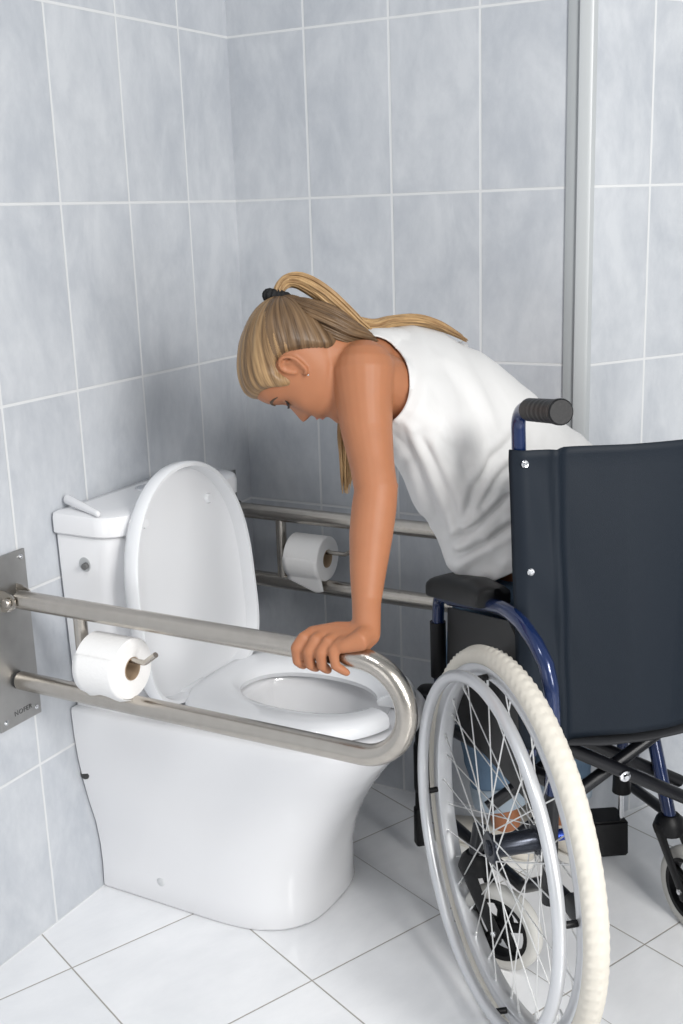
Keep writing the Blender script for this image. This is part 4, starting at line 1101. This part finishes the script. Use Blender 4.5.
# pony tail strands
def strand(bm, uvl, pts, r0, u_, seg=5, r1=None):
    n = len(pts); rads = [r0 * (0.55 + 0.45 * min(1, i / 3)) * (1 if i < n * 0.7 else max(0.25, 1 - (i - n * 0.7) / (n * 0.3) * 0.8)) for i in range(n)]
    R = sweep(bm, pts, rads, seg, cap=True)
    for i in range(n - 1):
        for k in range(seg):
            for f in R[i][k].link_faces:
                for lp in f.loops: pass
    for i, ring_ in enumerate(R):
        for v in ring_:
            for lp in v.link_loops: lp[uvl].uv = (u_, i / n)
def bundle(bm, uvl, path, n, wid, thick, r0, seed, spread_end=1.0, nseg=26):
    rnd = random.Random(seed); path = [V(p) for p in path]
    tabs = [(float(i), p.x, p.y, p.z) for i, p in enumerate(path)]
    ws = [(float(i), w_, t_) for i, (w_, t_) in enumerate(zip(wid, thick))]
    for s in range(n):
        a = rnd.uniform(0, 2 * pi); rr = sqrt(rnd.random()); ph = rnd.uniform(0, 6); le = rnd.uniform(0.86, 1.0); pts = []
        for i in range(nseg + 1):
            q = (len(path) - 1) * i / nseg * le
            c = V(interp(tabs, q)); c2 = V(interp(tabs, min(q + 0.05, len(path) - 1))); c0_ = V(interp(tabs, max(q - 0.05, 0)))
            t = (c2 - c0_).normalized(); vdir = V((0.4696, -0.8462, 0.2517)); side = t.cross(vdir).normalized(); dep = side.cross(t).normalized()
            w_, t_ = interp(ws, q)
            wob = 0.0015 * noise.noise(V((ph, q * 1.3, s * 0.1)))
            pts.append(c + side * (w_ * rr * cos(a) + wob) + dep * (t_ * rr * sin(a) + wob))
        strand(bm, uvl, pts, r0 * rnd.uniform(0.7, 1.25), rnd.random() * 0.6 + s * 0.013)
bm = bmesh.new(); uvl = bm.loops.layers.uv.new('UVMap')
tail = [(0.4614, -0.5905, 1.1541), (0.4619, -0.5866, 1.1740), (0.4706, -0.5755, 1.1872), (0.4884, -0.5624, 1.1863), (0.5157, -0.5448, 1.1665), (0.5428, -0.5238, 1.1351), (0.5650, -0.5027, 1.1049), (0.5825, -0.4850, 1.0841)]
bundle(bm, uvl, tail, 190, [0.008, 0.008, 0.010, 0.013, 0.015, 0.014, 0.013, 0.012], [0.008, 0.008, 0.012, 0.015, 0.018, 0.018, 0.016, 0.012], 0.0017, 3)
tail2 = [(0.5507, -0.5125, 1.1184), (0.5679, -0.4763, 1.1087), (0.5802, -0.4275, 1.1107), (0.6047, -0.3903, 1.1108), (0.6342, -0.3541, 1.0978), (0.6742, -0.3282, 1.0706)]
bundle(bm, uvl, tail2, 90, [0.010, 0.010, 0.009, 0.009, 0.007, 0.003], [0.018, 0.018, 0.018, 0.016, 0.012, 0.006], 0.0016, 5)
tail3 = [(0.5447, -0.5023, 1.1045), (0.5161, -0.4520, 1.0489), (0.5141, -0.4699, 0.9924), (0.5323, -0.5105, 0.9411), (0.5454, -0.5343, 0.8963), (0.5500, -0.5533, 0.8437)]
bundle(bm, uvl, tail3, 110, [0.012, 0.012, 0.012, 0.013, 0.012, 0.006], [0.012, 0.012, 0.012, 0.012, 0.010, 0.005], 0.0016, 8)
nape = [(0.4870, -0.5904, 1.1543), (0.5103, -0.5755, 1.1409), (0.5345, -0.5558, 1.1223), (0.5560, -0.5367, 1.1066), (0.5686, -0.5202, 1.0988)]
bundle(bm, uvl, nape, 10, [0.010]*5, [0.02]*5, 0.0017, 13)
bm2 = bmesh.new(); uv2 = bm2.loops.layers.uv.new('UVMap')
nape2 = [(0.4771, -0.5807, 1.1457), (0.5084, -0.5792, 1.1319), (0.5383, -0.5693, 1.1174), (0.5600, -0.5478, 1.1016), (0.5734, -0.5094, 1.0866)]
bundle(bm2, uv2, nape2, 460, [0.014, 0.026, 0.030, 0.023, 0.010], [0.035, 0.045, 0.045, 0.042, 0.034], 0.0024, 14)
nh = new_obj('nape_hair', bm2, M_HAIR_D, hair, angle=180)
pony = new_obj('ponytail', bm, M_TAIL, person, angle=180)
pony['label'] = 'long blonde ponytail'
# scrunchie
bm = bmesh.new(); tcn = V((0.4612, -0.5925, 1.1636)); tax = (V((0.4633, -0.5826, 1.1768)) - V((0.4604, -0.5891, 1.1525))).normalized()
e1_ = tax.orthogonal().normalized(); e2_ = tax.cross(e1_); L = []
for i in range(96):
    a = 2 * pi * i / 96; L0 = []
    for k in range(14):
        b_ = 2 * pi * k / 14
        cr_ = 0.0085 + 0.0016 * sin(a * 17) + 0.0008 * sin(a * 29 + k)
        rr = 0.0135 + cr_ * cos(b_)
        L0.append(tcn + e1_ * (rr * cos(a)) + e2_ * (rr * sin(a)) + tax * (cr_ * 1.05 * sin(b_)))
    L.append(L0)
L.append(L[0]); loft(bm, L); bmesh.ops.remove_doubles(bm, verts=bm.verts, dist=1e-6)
tie = new_obj('hair_tie', bm, mat('black_elastic', (0.008, 0.008, 0.009), 0.8), person, angle=180); tie['label'] = 'black gathered hair tie'
# brows, lashes, lips
M_BROW = mat('brow_hair', (0.085, 0.055, 0.035), 0.8); M_LASH = mat('dark_lashes', (0.012, 0.009, 0.008), 0.6); M_LIP = mat('lips', (0.52, 0.20, 0.16), 0.4)
for sg in (-1, 1):
    bm = bmesh.new(); sweep(bm, [hw(head_pt(sg * t, z, 0.0006)) for t, z in ((0.18, 0.0215), (0.32, 0.025), (0.48, 0.0265), (0.62, 0.023), (0.72, 0.017))], [0.0022, 0.0027, 0.0025, 0.0018, 0.0008], 8, flat=0.45, up=tuple(H_U), round_end=True)
    new_obj('eyebrow', bm, M_BROW, person)
    bm = bmesh.new()
    arc = [(0.22, 0.0005), (0.30, -0.0025), (0.38, -0.0035), (0.48, -0.0020), (0.55, 0.0020)]
    sweep(bm, [hw(head_pt(sg * t, z, 0.0004)) for t, z in arc], 0.0013, 8, round_end=True)
    for j in range(17):
        f_ = j / 16; t, = interp([(float(i), a) for i, (a, b_) in enumerate(arc)], f_ * 4); z, = interp([(float(i), b_) for i, (a, b_) in enumerate(arc)], f_ * 4)
        p0 = head_pt(sg * t, z, 0.0); p1 = head_pt(sg * (t + 0.05 * (f_ - 0.3)), z - 0.003, 0.008)
        sweep(bm, [hw(p0), hw(p0.lerp(p1, 0.6) + V((0, 0, -0.001))), hw(p1)], [0.0007, 0.0005, 0.0002], 5)
    new_obj('eyelashes', bm, M_LASH, person)
bm = bmesh.new(); 
for (zc_, hh) in ((-0.0575, 0.0036), (-0.0675, 0.0042)):
    L = []
    for i in range(13):
        t = -0.27 + 0.54 * i / 12; e = sqrt(max(0.02, 1 - (t / 0.28) ** 2))
        L.append([hw(head_pt(t, zc_ + hh * e * sin(b_), 0.0012 * cos(b_) * e)) for b_ in [2 * pi * k / 10 for k in range(10)]])
    loft(bm, L, cap0=True, cap1=True)
new_obj('lips', bm, M_LIP, person, angle=180)
bm = bmesh.new(); bmesh.ops.create_icosphere(bm, subdivisions=2, radius=0.0018, matrix=Matrix.Translation(hw((0.000, 0.080, -0.026))))
new_obj('earring', bm, M_CHROME, person)
